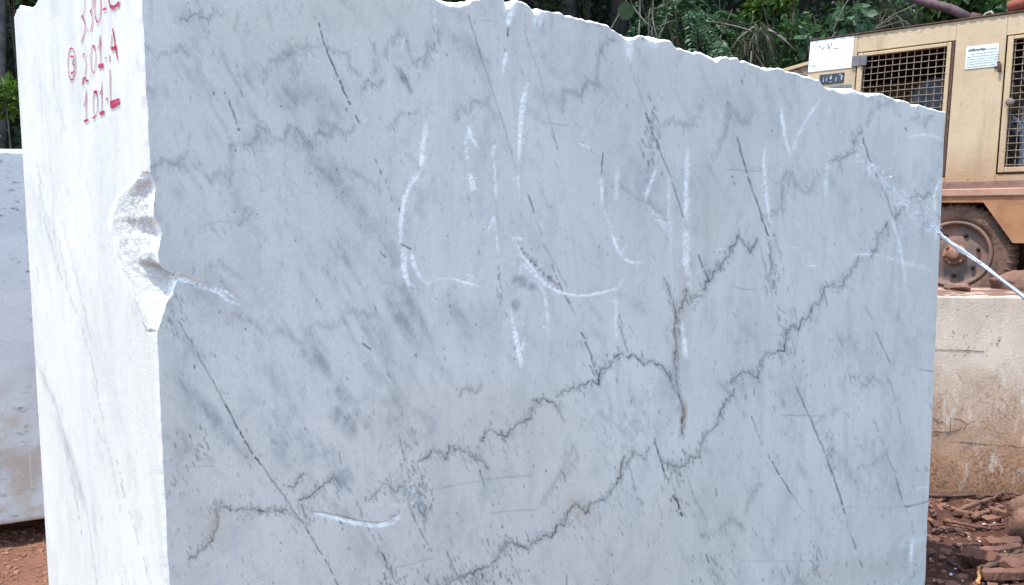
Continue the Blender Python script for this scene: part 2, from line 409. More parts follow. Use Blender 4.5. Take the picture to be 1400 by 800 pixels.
# stylolites
A_ = F.stylo
for st, pts in [(.55, [(247, 27), (258, 24), (266, 18), (275, 24), (287, 27), (291, 16), (304, 22)]), (.3, [(322, 42), (326, 20)]), (.3, [(208, 0), (206, 30)]), (.3, [(270, 0), (277, 30), (283, 50)]),
        (.45, [(190, 62), (202, 68), (212, 75), (226, 78), (236, 70), (247, 63), (258, 76)]),
        (.5, [(316, 225), (316, 198), (330, 199), (343, 197), (354, 190), (352, 172), (365, 180), (378, 192), (388, 194), (396, 170), (408, 180), (420, 197), (430, 200), (436, 180), (444, 186), (455, 184), (458, 172), (470, 185), (485, 176)]),
        (.4, [(360, 115), (368, 85), (378, 80), (392, 78), (398, 65), (415, 65), (430, 62), (440, 60), (455, 70), (475, 73), (478, 90), (485, 100), (493, 104)]),
        (.55, [(497, 125), (503, 108), (508, 116), (516, 118), (522, 110)]), (.5, [(513, 103), (513, 80), (511, 62), (515, 58)]), (.5, [(525, 75), (533, 60), (542, 48), (550, 48), (558, 60), (560, 75), (565, 87), (577, 82)]), (.5, [(580, 92), (585, 75), (584, 60), (592, 68), (598, 55), (598, 46), (603, 43)]),
        (.6, [(548, 95), (556, 110), (561, 128)]), (.4, [(530, 178), (540, 168), (548, 158), (556, 155), (572, 157)]), (.45, [(624, 165), (626, 150), (630, 147), (640, 157), (648, 137), (660, 145), (668, 142), (670, 130)]),
        (.5, [(768, 152), (771, 140), (771, 125), (780, 125), (790, 127), (797, 128), (803, 115), (808, 112), (816, 118), (817, 95), (820, 80), (822, 65), (835, 58), (840, 55)]),
        (.5, [(205, 230), (213, 228), (222, 218), (232, 222), (245, 228), (248, 212), (255, 212)]), (.4, [(264, 226), (275, 235), (290, 250), (292, 238), (302, 234), (312, 243), (316, 232), (316, 205)]),
        (.4, [(332, 295), (338, 285), (348, 287), (340, 300), (325, 305)]), (.3, [(730, 20), (737, 40), (742, 30)]), (.3, [(755, 40), (754, 20)]), (.3, [(800, 42), (803, 35), (803, 25)]),
        (.85, [(258, 763), (268, 762), (275, 752), (285, 745), (292, 730), (298, 715), (295, 690), (303, 693), (320, 698), (345, 696), (375, 699), (395, 698)]),
        (.7, [(395, 667), (402, 666), (408, 655), (418, 648)]), (.75, [(410, 684), (425, 678), (432, 668), (445, 662), (455, 652), (463, 660)]), (.6, [(412, 690), (420, 712)]), (.5, [(402, 706), (412, 714), (424, 716)]),
        (.6, [(503, 684), (512, 678), (520, 665), (530, 660), (540, 672), (550, 665)]),
        (.8, [(572, 635), (580, 628), (588, 622), (592, 614), (605, 622), (610, 628), (615, 613), (625, 612), (635, 618), (648, 626), (660, 632), (668, 645)]),
        (.8, [(659, 605), (663, 590), (670, 587), (680, 592), (692, 597), (700, 585), (712, 578), (726, 568), (730, 550), (745, 548), (755, 552), (763, 560)]), (.6, [(686, 592), (692, 606)]), (.6, [(763, 556), (770, 575)]),
        (.95, [(762, 540), (768, 536), (782, 531), (800, 527), (812, 522), (818, 525), (822, 505), (832, 500), (842, 487), (850, 483), (860, 490), (870, 487), (880, 497), (892, 495), (905, 500), (915, 515), (922, 532)]),
        (.6, [(762, 540), (766, 552)]), (.8, [(922, 532), (930, 545), (935, 560), (934, 575), (932, 595)]),
        (.85, [(922, 420), (925, 430), (930, 425), (938, 405), (940, 395), (945, 410), (957, 405), (965, 390), (975, 372), (985, 365), (995, 350), (1003, 335), (1008, 322), (1015, 330), (1028, 345), (1035, 328)]),
        (.85, [(925, 430), (922, 450), (925, 475), (922, 495), (925, 520), (930, 545)]), (.7, [(908, 380), (918, 405), (922, 420)]),
        (.9, [(600, 803), (620, 795), (640, 785), (650, 780), (670, 775), (680, 762), (690, 742), (700, 742), (712, 746), (722, 752), (732, 738), (745, 732), (755, 732), (762, 720), (772, 715), (780, 695), (785, 688), (795, 695), (803, 702), (806, 692), (815, 688), (830, 678), (842, 665), (848, 650), (850, 633), (855, 628)]),
        (.7, [(855, 640), (858, 630), (868, 620), (875, 625), (882, 627), (888, 612)]), (.75, [(905, 632), (920, 636), (935, 635), (945, 625), (957, 625), (958, 605), (962, 600), (970, 590), (978, 582), (985, 565), (995, 548), (1005, 535)]),
        (.85, [(998, 522), (1005, 515), (1018, 510), (1025, 510), (1035, 518), (1040, 500), (1050, 483), (1060, 483), (1072, 480), (1075, 462), (1075, 455)]),
        (.75, [(1072, 457), (1085, 445), (1092, 452), (1095, 440), (1105, 435), (1112, 420), (1120, 415), (1125, 400), (1130, 390), (1140, 387)]), (.65, [(1145, 398), (1155, 380), (1165, 370), (1170, 360), (1175, 352)]),
        (.65, [(1190, 352), (1198, 340), (1200, 325), (1205, 315), (1214, 306), (1214, 322)]), (.6, [(1225, 302), (1232, 288), (1240, 278), (1252, 270), (1262, 267), (1272, 266)]),
        (.5, [(1045, 300), (1060, 290), (1070, 280), (1070, 245), (1078, 235), (1095, 260), (1108, 262), (1115, 245), (1120, 242)]), (.55, [(1130, 220), (1140, 217), (1147, 219), (1160, 212), (1168, 205), (1168, 190), (1178, 178)]), (.45, [(1148, 232), (1150, 215)]),
        (.45, [(1185, 170), (1195, 148), (1205, 143), (1220, 140)]), (.55, [(1248, 165), (1255, 158), (1265, 172), (1275, 158)]), (.4, [(975, 215), (988, 190), (995, 165), (997, 142), (1005, 150), (1012, 165), (1020, 170), (1028, 160)]),
        (.4, [(905, 175), (920, 165), (930, 172), (945, 172), (955, 155), (960, 142)]), (.3, [(312, 440), (320, 428), (330, 436), (345, 440), (360, 455), (372, 460), (385, 448)]), (.3, [(400, 465), (415, 470), (430, 440), (460, 448), (475, 425), (500, 428), (515, 428)]), (.3, [(820, 565), (840, 580), (860, 600), (870, 570)]),
        (.35, [(770, 655), (790, 625), (785, 610), (760, 660), (740, 690)]), (.5, [(628, 540), (632, 532), (640, 530), (650, 537), (656, 530)]), (.3, [(1115, 580), (1130, 568), (1145, 558)]), (.35, [(1020, 700), (1025, 680), (1040, 660)]), (.35, [(960, 730), (975, 728), (990, 722), (1000, 708), (1015, 722)]), (.3, [(1180, 640), (1200, 630), (1215, 618)]),
        (.3, [(845, 250), (870, 270), (905, 290)]), (.3, [(280, 370), (300, 360), (330, 380)]), (.3, [(470, 230), (500, 245), (520, 260)])]:
    F.stylo(pts, st)
# straight hairline cracks
for st, w, dots, pts in [(1, 1.7, .12, [(436, 32), (447, 70), (462, 105), (479, 143)]), (.95, 1.6, 0, [(487, 158), (491, 168)]), (.9, 1.5, 0, [(474, 148), (474, 153)]), (.95, 1.5, .15, [(313, 138), (318, 152), (324, 170)]), (.9, 2, 0, [(326, 176), (327, 178)]), (.8, 1.6, 0, [(308, 126), (308, 128)]),
        (.65, 1.4, .05, [(641, 22), (650, 52), (658, 78)]), (.5, 1.3, .05, [(658, 78), (672, 120), (690, 175)]), (.38, 1.2, .15, [(690, 175), (700, 215), (712, 250)]), (.8, 1.6, 0, [(723, 268), (730, 290)]), (.5, 1.3, 0, [(735, 305), (741, 322)]), (.5, 1.2, .1, [(744, 335), (758, 362), (775, 392)]), (.85, 1.4, .1, [(753, 362), (768, 396), (778, 415)]), (.6, 1.3, 0, [(775, 405), (786, 430)]), (.95, 1.6, .1, [(795, 455), (805, 480), (815, 508), (822, 525)]), (.8, 1.3, .2, [(806, 500), (813, 515)]),
        (.3, 1.2, .1, [(716, 30), (722, 60), (736, 95), (748, 150), (757, 185)]), (.6, 1.5, 0, [(757, 185), (763, 205)]), (.3, 1.2, .1, [(857, 75), (868, 110), (885, 155)]), (.95, 1.6, .15, [(883, 155), (890, 178), (902, 205)]), (.75, 1.4, .08, [(900, 200), (918, 245), (932, 290), (940, 312)]), (.9, 1.6, .05, [(955, 350), (962, 368), (970, 386)]),
        (.95, 1.6, .03, [(1008, 188), (1014, 212), (1022, 240), (1036, 280), (1050, 322)]), (.8, 2.4, .2, [(1012, 205), (1017, 222)]), (.8, 1.4, .45, [(1050, 322), (1054, 350), (1058, 395)]), (.6, 1.2, .1, [(1038, 335), (1048, 370), (1056, 402)]), (.65, 1.3, .45, [(1062, 330), (1070, 360), (1078, 398)]), (.6, 1.3, .3, [(1062, 425), (1066, 445)]), (.6, 1.3, .2, [(1084, 415), (1088, 432)]),
        (.85, 1.5, .1, [(1180, 190), (1188, 215), (1200, 242), (1212, 270)]), (.7, 1.2, .1, [(1212, 270), (1222, 300)]), (.7, 1.3, .1, [(245, 440), (265, 475), (290, 520), (308, 553)]), (1, 1.8, .05, [(308, 553), (325, 585), (340, 612), (356, 634)]), (.75, 1.4, .05, [(356, 634), (375, 660), (400, 695), (412, 712)]), (.85, 1.7, .35, [(412, 712), (425, 733), (447, 770), (462, 800)]),
        (.6, 1.6, .4, [(545, 595), (552, 622), (558, 650), (566, 680)]), (.75, 1.5, .1, [(558, 690), (573, 722), (590, 755)]), (.6, 1.3, .4, [(470, 655), (490, 690), (505, 725), (527, 767)]), (.9, 3, 0, [(524, 758), (527, 766)]), (.7, 2.2, 0, [(463, 708), (467, 716)]), (.9, 1.5, .05, [(1087, 525), (1098, 550), (1110, 577), (1122, 605)]), (.9, 1.8, .05, [(1122, 605), (1135, 640), (1145, 665), (1156, 705)]), (.4, 1.2, .1, [(1156, 705), (1165, 735)]), (.8, 1.5, .25, [(1165, 735), (1180, 775)]),
        (.7, 1.3, .4, [(1018, 535), (1024, 560)]), (.7, 1.3, .4, [(1028, 570), (1040, 603), (1060, 640)]), (.85, 1.6, .15, [(1060, 640), (1082, 675)]), (.4, 1.2, .2, [(1082, 675), (1100, 700)]), (.95, 1.8, .05, [(895, 600), (900, 620), (908, 645)]), (1, 2.4, .05, [(920, 677), (927, 690), (933, 705)]), (.45, 1.2, .15, [(940, 655), (950, 680), (966, 712)]), (.65, 1.3, .15, [(858, 630), (868, 665), (878, 690)]),
        (.55, 1.3, .2, [(1195, 575), (1208, 608), (1222, 645), (1230, 668)]), (.8, 1.8, .15, [(1225, 655), (1232, 680)]), (.5, 1.2, .2, [(1232, 680), (1247, 715), (1252, 735)]), (.8, 1.5, .05, [(610, 755), (618, 772), (626, 788)]), (.8, 1.5, .1, [(655, 642), (662, 664)]), (.5, 1.3, .1, [(632, 622), (640, 645)]), (.9, 1.7, .3, [(513, 218), (518, 228), (522, 238)]), (.6, 1.3, .4, [(527, 245), (534, 262), (536, 275)]), (.9, 1.6, .05, [(824, 210), (822, 240)]),
        (.5, 1.2, .15, [(1184, 420), (1192, 438)]), (.65, 1.4, .1, [(1198, 455), (1207, 475), (1216, 495)]), (.5, 1.2, .2, [(1216, 520), (1225, 550), (1232, 580)]), (.4, 1.1, .1, [(1080, 245), (1070, 300)]), (.6, 1.2, 0, [(546, 285), (552, 296)]), (.7, 1.6, 0, [(520, 343), (526, 352)]), (.8, 2, 0, [(497, 470), (506, 478)]), (.6, 1.2, .1, [(846, 430), (858, 480)]), (.8, 1.2, .1, [(680, 345), (683, 385), (685, 405)]),
        (.75, 1.2, .3, [(1108, 765), (1122, 790)]), (.4, 1.2, .1, [(860, 445), (875, 470)]), (.7, 2, 0, [(1003, 250), (1004, 252)])]:
    F.line('vein', pts, w, st, dots, jit=.5)
for st, w, pts in [(.35, 1.3, [(575, 674), (600, 668), (640, 660), (690, 653), (726, 650)]), (.22, 2.2, [(670, 702), (700, 699), (735, 697)]), (.2, 2, [(540, 777), (565, 771), (590, 763)]), (.5, 1.2, [(1070, 568), (1100, 568), (1128, 570)]), (.22, 1.1, [(1010, 766), (1060, 767), (1128, 767)]), (.75, 1.5, [(1238, 693), (1255, 690), (1273, 684)]), (.18, 1.4, [(1150, 693), (1200, 694), (1238, 693)]), (.6, 1.3, [(1258, 505), (1276, 508)]), (.35, 1.3, [(992, 232), (1010, 233), (1040, 235)]), (.35, 1.3, [(255, 640), (270, 638), (292, 637)]), (.3, 1.2, [(275, 310), (300, 303), (330, 305)]), (.3, 1.6, [(742, 168), (760, 170), (778, 172)]), (.25, 1.4, [(655, 28), (680, 29)]), (.45, 1.2, [(1002, 392), (1018, 396), (1032, 396)])]:
    F.line('vein', pts, w, st, jit=.3)
# breccia clusters
for x, y, sx, sy, n, st in [(577, 680, 7, 22, 70, .75), (560, 655, 6, 25, 45, .6), (922, 650, 8, 18, 40, .8), (930, 690, 7, 12, 16, .8), (892, 190, 6, 26, 70, .7), (655, 790, 30, 10, 90, .8), (620, 795, 20, 8, 40, .8), (530, 790, 14, 8, 30, .8), (700, 745, 16, 7, 40, .7), (1056, 365, 5, 26, 40, .7), (765, 385, 22, 12, 0, .7), (1080, 470, 6, 20, 30, .5), (1068, 465, 3, 22, 26, .6), (975, 770, 14, 18, 26, .7), (1135, 615, 4, 20, 26, .6), (1180, 520, 16, 4, 22, .6), (235, 430, 14, 18, 40, .6), (275, 610, 12, 12, 26, .7), (240, 660, 10, 14, 20, .55), (340, 610, 10, 14, 14, .6), (1110, 770, 10, 12, 18, .6), (1090, 790, 20, 10, 20, .5), (415, 700, 14, 8, 30, .5), (560, 640, 20, 20, 20, .6), (880, 580, 30, 20, 40, .4), (840, 590, 26, 20, 30, .4), (1150, 470, 18, 10, 30, .35), (1050, 250, 12, 16, 16, .4), (400, 80, 16, 14, 40, .35), (690, 400, 8, 12, 10, .5), (345, 700, 40, 6, 40, .5), (640, 615, 30, 8, 30, .5), (500, 740, 20, 30, 14, .7), (860, 690, 20, 20, 14, .5), (800, 720, 14, 10, 20, .5)]:
    for i in range(n):
        c = np.array([rng.normal(x, sx), rng.normal(y, sy)]); L = 2 + rng.exponential(2.6); d = np.array([.35 + rng.normal(0, .15), 1.]) * L / 2
        F.seg('vein', c - d, c + d, rng.uniform(.9, 1.9), st * rng.uniform(.4, 1.1))
# loose specks everywhere, thicker low down
for i in range(2600):
    x = rng.uniform(188, 1292); y = rng.uniform(-120, 955)
    if rng.random() > 0.30 + 0.7 * sstep((y - 380) / 320): continue
    L = 1.0 + rng.exponential(1.9); d = np.array([.33 + rng.normal(0, .2), 1.]) * L / 2
    F.seg('vein', (x - d[0], y - d[1]), (x + d[0], y + d[1]), rng.uniform(.8, 1.7), rng.choice([.3, .45, .6, .9], p=[.45, .3, .17, .08]))
# tool bruises
B_ = F.scrape
B_([(583, 168), (580, 185), (577, 205), (576, 230)], 7, 1.0, 8); B_([(576, 230), (562, 250), (553, 270), (548, 300), (547, 332)], 8, 1.0, 5); B_([(583, 240), (578, 246)], 4, .7)
B_([(552, 342), (552, 365), (557, 385), (570, 395)], 10, 1.0, 5); B_([(562, 345), (566, 362), (574, 378), (584, 388)], 7, .9, 4); F.line('scuff', [(584, 388), (600, 381), (618, 381)], 1.4, .5); B_([(618, 380), (635, 385), (652, 389)], 4, 1.0); B_([(640, 371), (650, 384)], 3, .6)
F.line('vein', [(549, 334), (562, 341)], 1.8, .9); F.line('vein', [(545, 285), (552, 296)], 1.4, .9); F.line('vein', [(562, 394), (574, 396)], 1.4, .8)
B_([(640, 172), (643, 183), (653, 202)], 7, .95, 5); B_([(637, 182), (636, 205), (642, 228)], 3, .8); B_([(641, 236), (646, 256)], 9, .9, 12); B_([(640, 256), (653, 257)], 4, .9)
B_([(691, 0), (697, 14), (694, 35)], 9, 1.0, 7, dig=2); F.line('vein', [(695, 37), (694, 50)], 2.0, 1, soft=.6); F.line('vein', [(692, 56), (690, 74)], 1.6, .9, .4); B_([(692, 70), (690, 82), (687, 99)], 6, .95, 4, rag=1)
B_([(719, 116), (714, 145), (711, 175), (709, 218)], 10, .95, 4); F.line('vein', [(715, 117), (720, 116)], 1.6, .8); B_([(709, 234), (709, 260)], 3, .7)
B_([(676, 196), (673, 212)], 7, .7); B_([(675, 218), (677, 250), (678, 272)], 4, .6); F.line('scuff', [(676, 292), (680, 340), (684, 405)], 1.8, .65, .2); B_([(676, 292), (666, 316)], 3, .75)
B_([(700, 323), (715, 326)], 4, .8); B_([(700, 323), (712, 345), (728, 368), (747, 390), (768, 400), (792, 404), (820, 400), (845, 393), (852, 380)], 4, 1.0, 3, rag=.1)
for i in range(70):
    t = rng.random(); x = 705 + 58 * t; y = 334 + 58 * t + rng.normal(0, 2.5); F.seg('vein', (x, y), (x + 1.2, y + 2.2), 1.2, rng.uniform(.5, 1))
B_([(716, 360), (735, 380)], 3, .8); B_([(735, 380), (745, 408), (750, 450)], 2.6, .75); B_([(740, 445), (752, 452)], 3, .6); B_([(709, 376), (712, 362), (718, 357)], 2.4, .4)
B_([(698, 420), (701, 445)], 3, .8); B_([(702, 445), (707, 470), (712, 499)], 8, .95, 7); B_([(716, 465), (712, 480)], 3, .6)
B_([(822, 240), (823, 280)], 3.5, .9); B_([(826, 285), (838, 320)], 3, .5, rag=1); B_([(836, 315), (843, 338), (852, 352)], 5, .9); B_([(852, 352), (862, 358), (878, 359)], 4, .95); B_([(855, 332), (850, 348)], 2.5, .5)
B_([(844, 228), (843, 252), (842, 272)], 6, .5, rag=0); B_([(832, 410), (847, 411)], 4, .6); B_([(843, 412), (841, 435), (842, 462)], 4, .55, rag=0); F.line('vein', [(845, 440), (857, 480)], 1.3, .6)
B_([(897, 230), (889, 250), (882, 275)], 5, .75); B_([(885, 278), (898, 296), (913, 312)], 5, .35, 12, rag=0); B_([(914, 245), (914, 290), (917, 325)], 4, .5); F.line('scuff', [(917, 325), (917, 385)], 1.6, .3)
B_([(940, 202), (938, 250), (937, 310)], 6, .85, 7); B_([(937, 310), (938, 360), (941, 375)], 9, .7, 11, rag=0); B_([(941, 380), (943, 410)], 8, .35, 4, rag=0); B_([(932, 440), (935, 465), (938, 488)], 4, .8, 9)
B_([(1066, 140), (1070, 165), (1073, 185), (1081, 212)], 6, .9, 4); B_([(1081, 212), (1095, 175), (1112, 148), (1124, 133)], 2.6, .8)
B_([(1046, 202), (1044, 225), (1047, 255), (1053, 308)], 5, .85, 3, rag=.8); B_([(1132, 208), (1130, 235), (1128, 268)], 6, .5, 4); B_([(1134, 142), (1133, 156)], 3, .45)
B_([(1219, 297), (1228, 325), (1234, 355), (1238, 392)], 3, .85); B_([(1235, 394), (1240, 392)], 4, .6); B_([(1165, 348), (1190, 347), (1202, 349)], 2.5, .8); B_([(1202, 349), (1225, 355), (1250, 362), (1278, 369)], 1.8, .6)
B_([(1291, 238), (1282, 252), (1277, 270), (1279, 290)], 3.2, .95); F.line('vein', [(1279, 290), (1286, 300)], 1.4, .6); B_([(1240, 186), (1262, 183), (1280, 187), (1293, 193)], 2.6, .8); B_([(1248, 735), (1247, 752), (1246, 772)], 5, .9); B_([(1243, 738), (1255, 736)], 2, .4); B_([(1240, 668), (1275, 664)], 1.8, .45); B_([(1258, 738), (1270, 733)], 1.8, .4)
B_([(430, 701), (450, 705), (470, 711), (495, 716), (520, 718), (538, 713), (545, 706)], 5, 1.0, 7, rag=.1, dig=2); F.line('vein', [(428, 700), (460, 704), (500, 714), (530, 716)], 1.4, .7, .1); F.line('vein', [(534, 708), (540, 704)], 2, .5)
B_([(240, 377), (262, 386), (283, 393)], 9, .85, 6, rag=1, dig=2); B_([(283, 393), (300, 400), (312, 410), (326, 416)], 6, .8, 5); B_([(290, 392), (308, 397), (324, 410)], 4, .7); F.line('vein', [(252, 385), (262, 390), (284, 393)], 2, 1, .35)
B_([(494, 158), (499, 164)], 8, .6); B_([(553, 50), (550, 66)], 2, .7); F.line('scuff', [(533, 40), (532, 120)], 1.2, .3); B_([(1082, 338), (1096, 337)], 2, .35); B_([(1104, 363), (1118, 363)], 2.5, .8); B_([(1085, 298), (1095, 313)], 2, .45); B_([(1084, 276), (1089, 282)], 8, .5); B_([(1083, 243), (1089, 247)], 7, .4); B_([(788, 196), (800, 197), (810, 205)], 4, .5); F.line('scuff', [(838, 128), (815, 155), (795, 188)], 1.4, .35); F.line('scuff', [(594, 10), (598, 80)], 1.6, .4)
B_([(975, 342), (992, 339)], 2, .4); B_([(688, 385), (693, 388)], 4, .3); B_([(560, 655), (570, 680), (560, 692)], 9, .35, 5, rag=0); F.line('scuff', [(505, 689), (556, 691)], 2, .25); B_([(600, 60), (596, 108)], 1.6, .3)
# where the spray of the hose has washed and whitened the face
for i in range(130):
    t = rng.random() ** .8; x = 1165 + 115 * t; y = 205 + 115 * t + rng.normal(0, 9 - 4 * t); F.seg('scuff', (x, y), (x + rng.normal(2, 3), y + rng.normal(2, 3)), rng.uniform(1.2, 3.5), rng.uniform(.2, .7), soft=1.5)
# fresh nicks along the top edge
NICK = [(620, 2, 26, 8), (697, 6, 10, 16), (735, 20, 8, 18), (860, 60, 7, 22), (893, 55, 9, 10), (975, 73, 11, 8), (1048, 90, 7, 6), (1160, 124, 16, 7), (1185, 126, 7, 5), (300, -20, 20, 10), (470, -22, 20, 10)]
for x, y, rx, ry in NICK: F.blob('scuff', x, y, rx, ry * 1.15, .85)

# the clouds are drawn out into streaks, the bruises are gritty
_yy, _xx = np.mgrid[0:HH, 0:WW]; _yy = _yy + Y0
_q1 = _xx * .50 + _yy * .866; _q2 = -_xx * .866 + _yy * .50
_stk = fbm(_q1 / 55, _q2 / 9, 4, 131); _cl = fbm(_xx / 70, _yy / 55, 4, 137)
wide = np.exp(-((_q2 + 190 - .10 * (_q1 - 300)) / 120.0) ** 2) * sstep((_q1 - 120) / 160) * (1 - sstep((_q1 - 760) / 200))
F.c['smoke'] = np.clip(F.c['smoke'] * (0.55 + 2.6 * np.clip(_stk + .18, 0, 1)) * 1.15 + wide * np.clip(_stk * 1.6 + _cl * .9 - .02, 0, 1) * .66 + np.clip(_cl * .8 + _stk * .5 - .12, 0, .4), 0, .62).astype(np.float32)
_gr = .5 + fbm(_xx / 2.6, _yy / 3.2, 2, 141) * 1.5; _gr2 = .5 + fbm(_xx / 7, _yy / 9, 2, 143) * 1.2
_g = sstep((.75 * _gr + .35 * _gr2 - .32) / .34)
F.c['scuff'] = np.clip(F.c['scuff'] * (.52 + .75 * _g), 0, 1).astype(np.float32)

# end face sheet (own survey)
E_ = Sheet()
for st, w, dots, pts in [(.35, 2, .2, [(52, 235), (60, 300), (80, 370), (110, 440), (128, 500), (140, 575)]), (.5, 1.4, .2, [(126, 520), (134, 550), (141, 578)]), (.6, 1.6, .4, [(160, 630), (166, 655), (172, 690)]), (.5, 1.5, .4, [(165, 660), (180, 710), (195, 760), (205, 798)]), (.35, 1.6, .1, [(50, 495), (75, 550), (95, 620), (118, 690), (132, 800)]), (.45, 1.5, .35, [(92, 620), (105, 690), (112, 730)]), (.4, 1.5, .2, [(50, 222), (58, 250)]), (.4, 1.5, .2, [(50, 365), (54, 388)]), (.35, 1.5, .2, [(182, 790), (195, 830)]), (.3, 1.5, .1, [(52, 270), (80, 330), (95, 400)]), (.25, 2.5, .1, [(85, 300), (110, 400), (125, 470)]), (.25, 2, .1, [(55, 500), (70, 540), (90, 600)]), (.3, 1.4, .2, [(135, 690), (140, 715)]), (.22, 3, .1, [(120, 560), (150, 620), (165, 700)]), (.2, 2, .1, [(70, 60), (75, 120), (90, 180)])]:
    E_.line('vein', pts, w, st, dots, jit=.7)
for i in range(160):
    x = rng.uniform(40, 205); y = rng.uniform(-60, 950); L = 4 + rng.exponential(9); d = np.array([.3, 1.]) * L / 2
    E_.seg('vein', (x - d[0], y - d[1]), (x + d[0], y + d[1]), rng.uniform(.8, 1.5), rng.uniform(.05, .28))
for x, y, rx, ry, st, an in [(90, 610, 60, 7, .6, 1.2), (105, 660, 50, 6, .5, 1.25), (70, 330, 90, 12, .25, 1.2), (130, 480, 90, 14, .2, 1.2), (70, 540, 40, 6, .4, 1.1), (170, 600, 80, 10, .2, 1.3), (120, 400, 60, 10, .15, 1.2)]:
    E_.blob('smoke', x, y, rx, ry, st, an)

def sample(img, px, py):
    x = np.clip(px, 0, WW - 2.001); y = np.clip(py - Y0, 0, HH - 2.001)
    xi = x.astype(int); yi = y.astype(int); fx = x - xi; fy = y - yi
    r = (img[yi, xi] * (1 - fx) + img[yi, xi + 1] * fx) * (1 - fy) + (img[yi + 1, xi] * (1 - fx) + img[yi + 1, xi + 1] * fx) * fy
    return np.where((py - Y0 > HH - 2) | (px > WW - 2), 0, r)

def build_block():
    # column stations round the four sides: (chain, face)
    fx = np.arange(187, 1294, 1.2)
    fa = np.array([front_az(x, 450)[0] for x in fx]); fa = fa[(fa > 0.0008) & (fa < LEN - 0.002)]
    fa = np.unique(np.r_[0.0, np.linspace(0.001, 0.02, 8), fa, LEN - 0.012, LEN - 0.004, LEN])
    ed = np.unique(np.r_[np.linspace(0, 0.02, 9), np.linspace(0.02, 0.30, 70), np.linspace(0.30, WID, 110)])
    C = []                                                     # a, d, face
    for d in ed[::-1][:-1]: C.append((0.0, d, 0))
    for a in fa: C.append((a, 0.0, 1))
    for d in np.linspace(0, WID, 30)[1:]: C.append((LEN, d, 2))
    for a in np.linspace(LEN, 0, 60)[1:-1]: C.append((a, WID, 3))
    C = np.array(C); A, D, FC = C[:, 0], C[:, 1], C[:, 2].astype(int); N = len(C)
    # top profile
    tf = [(187, -88), (250, -74), (350, -54), (430, -36), (500, -24), (560, -12), (612, -2), (640, 1), (650, -6), (688, -3), (693, 3), (705, 1), (715, 4), (725, 9), (731, 13), (738, 11), (745, 13), (770, 19), (800, 26), (833, 34), (838, 39), (850, 47), (855, 51), (868, 51), (875, 49), (894, 49), (905, 52), (918, 57), (925, 64), (940, 70), (950, 72), (958, 71), (966, 73), (985, 77), (1005, 79), (1020, 83), (1042, 92), (1060, 94), (1080, 97), (1100, 103), (1115, 108), (1121, 110), (1126, 117), (1133, 120), (1155, 121), (1168, 121), (1176, 126), (1187, 126), (1210, 130), (1240, 139), (1270, 147), (1292, 153), (1296, 154)]
    ta = np.array([front_az(x, y) for x, y in tf])
    te = np.array([end_dz(x, y) for x, y in [(192, -85), (120, -45), (85, -25), (60, -14), (52, -3), (47, 7), (43, 12), (39, 11), (33, 10), (27, 7), (23, 12), (19, 22)]])
    zt = np.where(FC == 1, np.interp(A, ta[:, 0], ta[:, 1]), np.where(FC == 0, np.interp(D, te[:, 0], te[:, 1]), 2.14))
    zt = np.where(FC == 2, np.interp(D, [0, WID], [ta[-1, 1], 2.13]), zt)
    zt = np.where(FC == 3, np.interp(A, [0, LEN], [te[-1, 1], 2.13]), zt)
    ch = np.where(FC == 1, A, np.where(FC == 0, -D, 10 + A + D))
    zt = zt + 0.012 * fbm(ch * 14, ch * 0, 3, 41) + 0.008 * fbm(ch * 55, ch * 0, 3, 44) - 0.012 * np.clip(fbm(ch * 24, ch * 0 + 3, 2, 46) * 3 - .55, 0, 1)
    # rows
    zm = np.zeros(N)
    for i in range(N):
        if FC[i] == 1:
            p1 = survey(blk(A[i], 0, 1.0)); p2 = survey(blk(A[i], 0, 1.4)); zm[i] = 1.0 + 0.4 * (830 - p1[1]) / (p2[1] - p1[1])
    zc = zm[FC == 1][0]; zr = zm[FC == 1][-1]
    zm = np.where(FC == 0, zc - 0.25 * D, zm); zm = np.where(FC == 2, zr, zm); zm = np.where(FC == 3, np.interp(A, [0, LEN], [zc - .25, zr]), zm)
    zm = np.maximum(zm, ZB + 0.02)
    bev = 0.002 + 0.013 * np.clip(fbm(ch * 9, ch * 0, 3, 51) + .4, 0, 1) ** 2
    for x, y, rx, ry in NICK:
        a0 = front_az(x, y)[0]; ra = abs(front_az(x + rx, y)[0] - a0)
        bev = bev + np.where(FC == 1, 0.010 * np.exp(-((A - a0) / (0.9 * ra)) ** 2), 0)
    zf = zt - bev
    K, J, T = 36, 660, 6
    rows = []
    for k in range(K): rows.append(ZB + (zm - ZB) * k / K)
    for j in range(J): rows.append(zm + (zf - zm) * j / (J - 1))
    Z = np.array(rows)                                          # (K+J, N)
    AA = np.repeat(A[None], K + J, 0).copy(); DD = np.repeat(D[None], K + J, 0).copy()
    FF = np.repeat(FC[None], K + J, 0)
    # survey coordinates of every vertex
    PX, PY = survey(blk(AA, DD, Z))
    at = {k: np.zeros_like(Z) for k in ('vein', 'smoke', 'scuff', 'rust_tone', 'chip')}
    dig = np.zeros_like(Z)
    for k in ('vein', 'smoke', 'scuff', 'rust_tone'):
        at[k] = np.where(FF == 1, sample(F.c[k], PX, PY), np.where(FF == 0, sample(E_.c[k], PX, PY) * .7, 0))
    dig = np.where(FF == 1, sample(F.c['dig'], PX, PY), 0)
    # outer vertical edge: right arris wobble
    wob = 0.006 * fbm(Z * 6, Z * 0 + 3, 3, 61) + 0.012 * np.exp(-((PY - 550) / 42.0) ** 4) + 0.010 * sstep((PY - 640) / 60)
    k_ = sstep((AA - (LEN - 0.10)) / 0.10) * (FF <= 2)
    AA = AA - k_ * wob
    rr = np.clip((AA - (LEN - 0.02)) / 0.02, 0, 1) * (FF == 1); DD = DD + 0.006 * rr ** 2
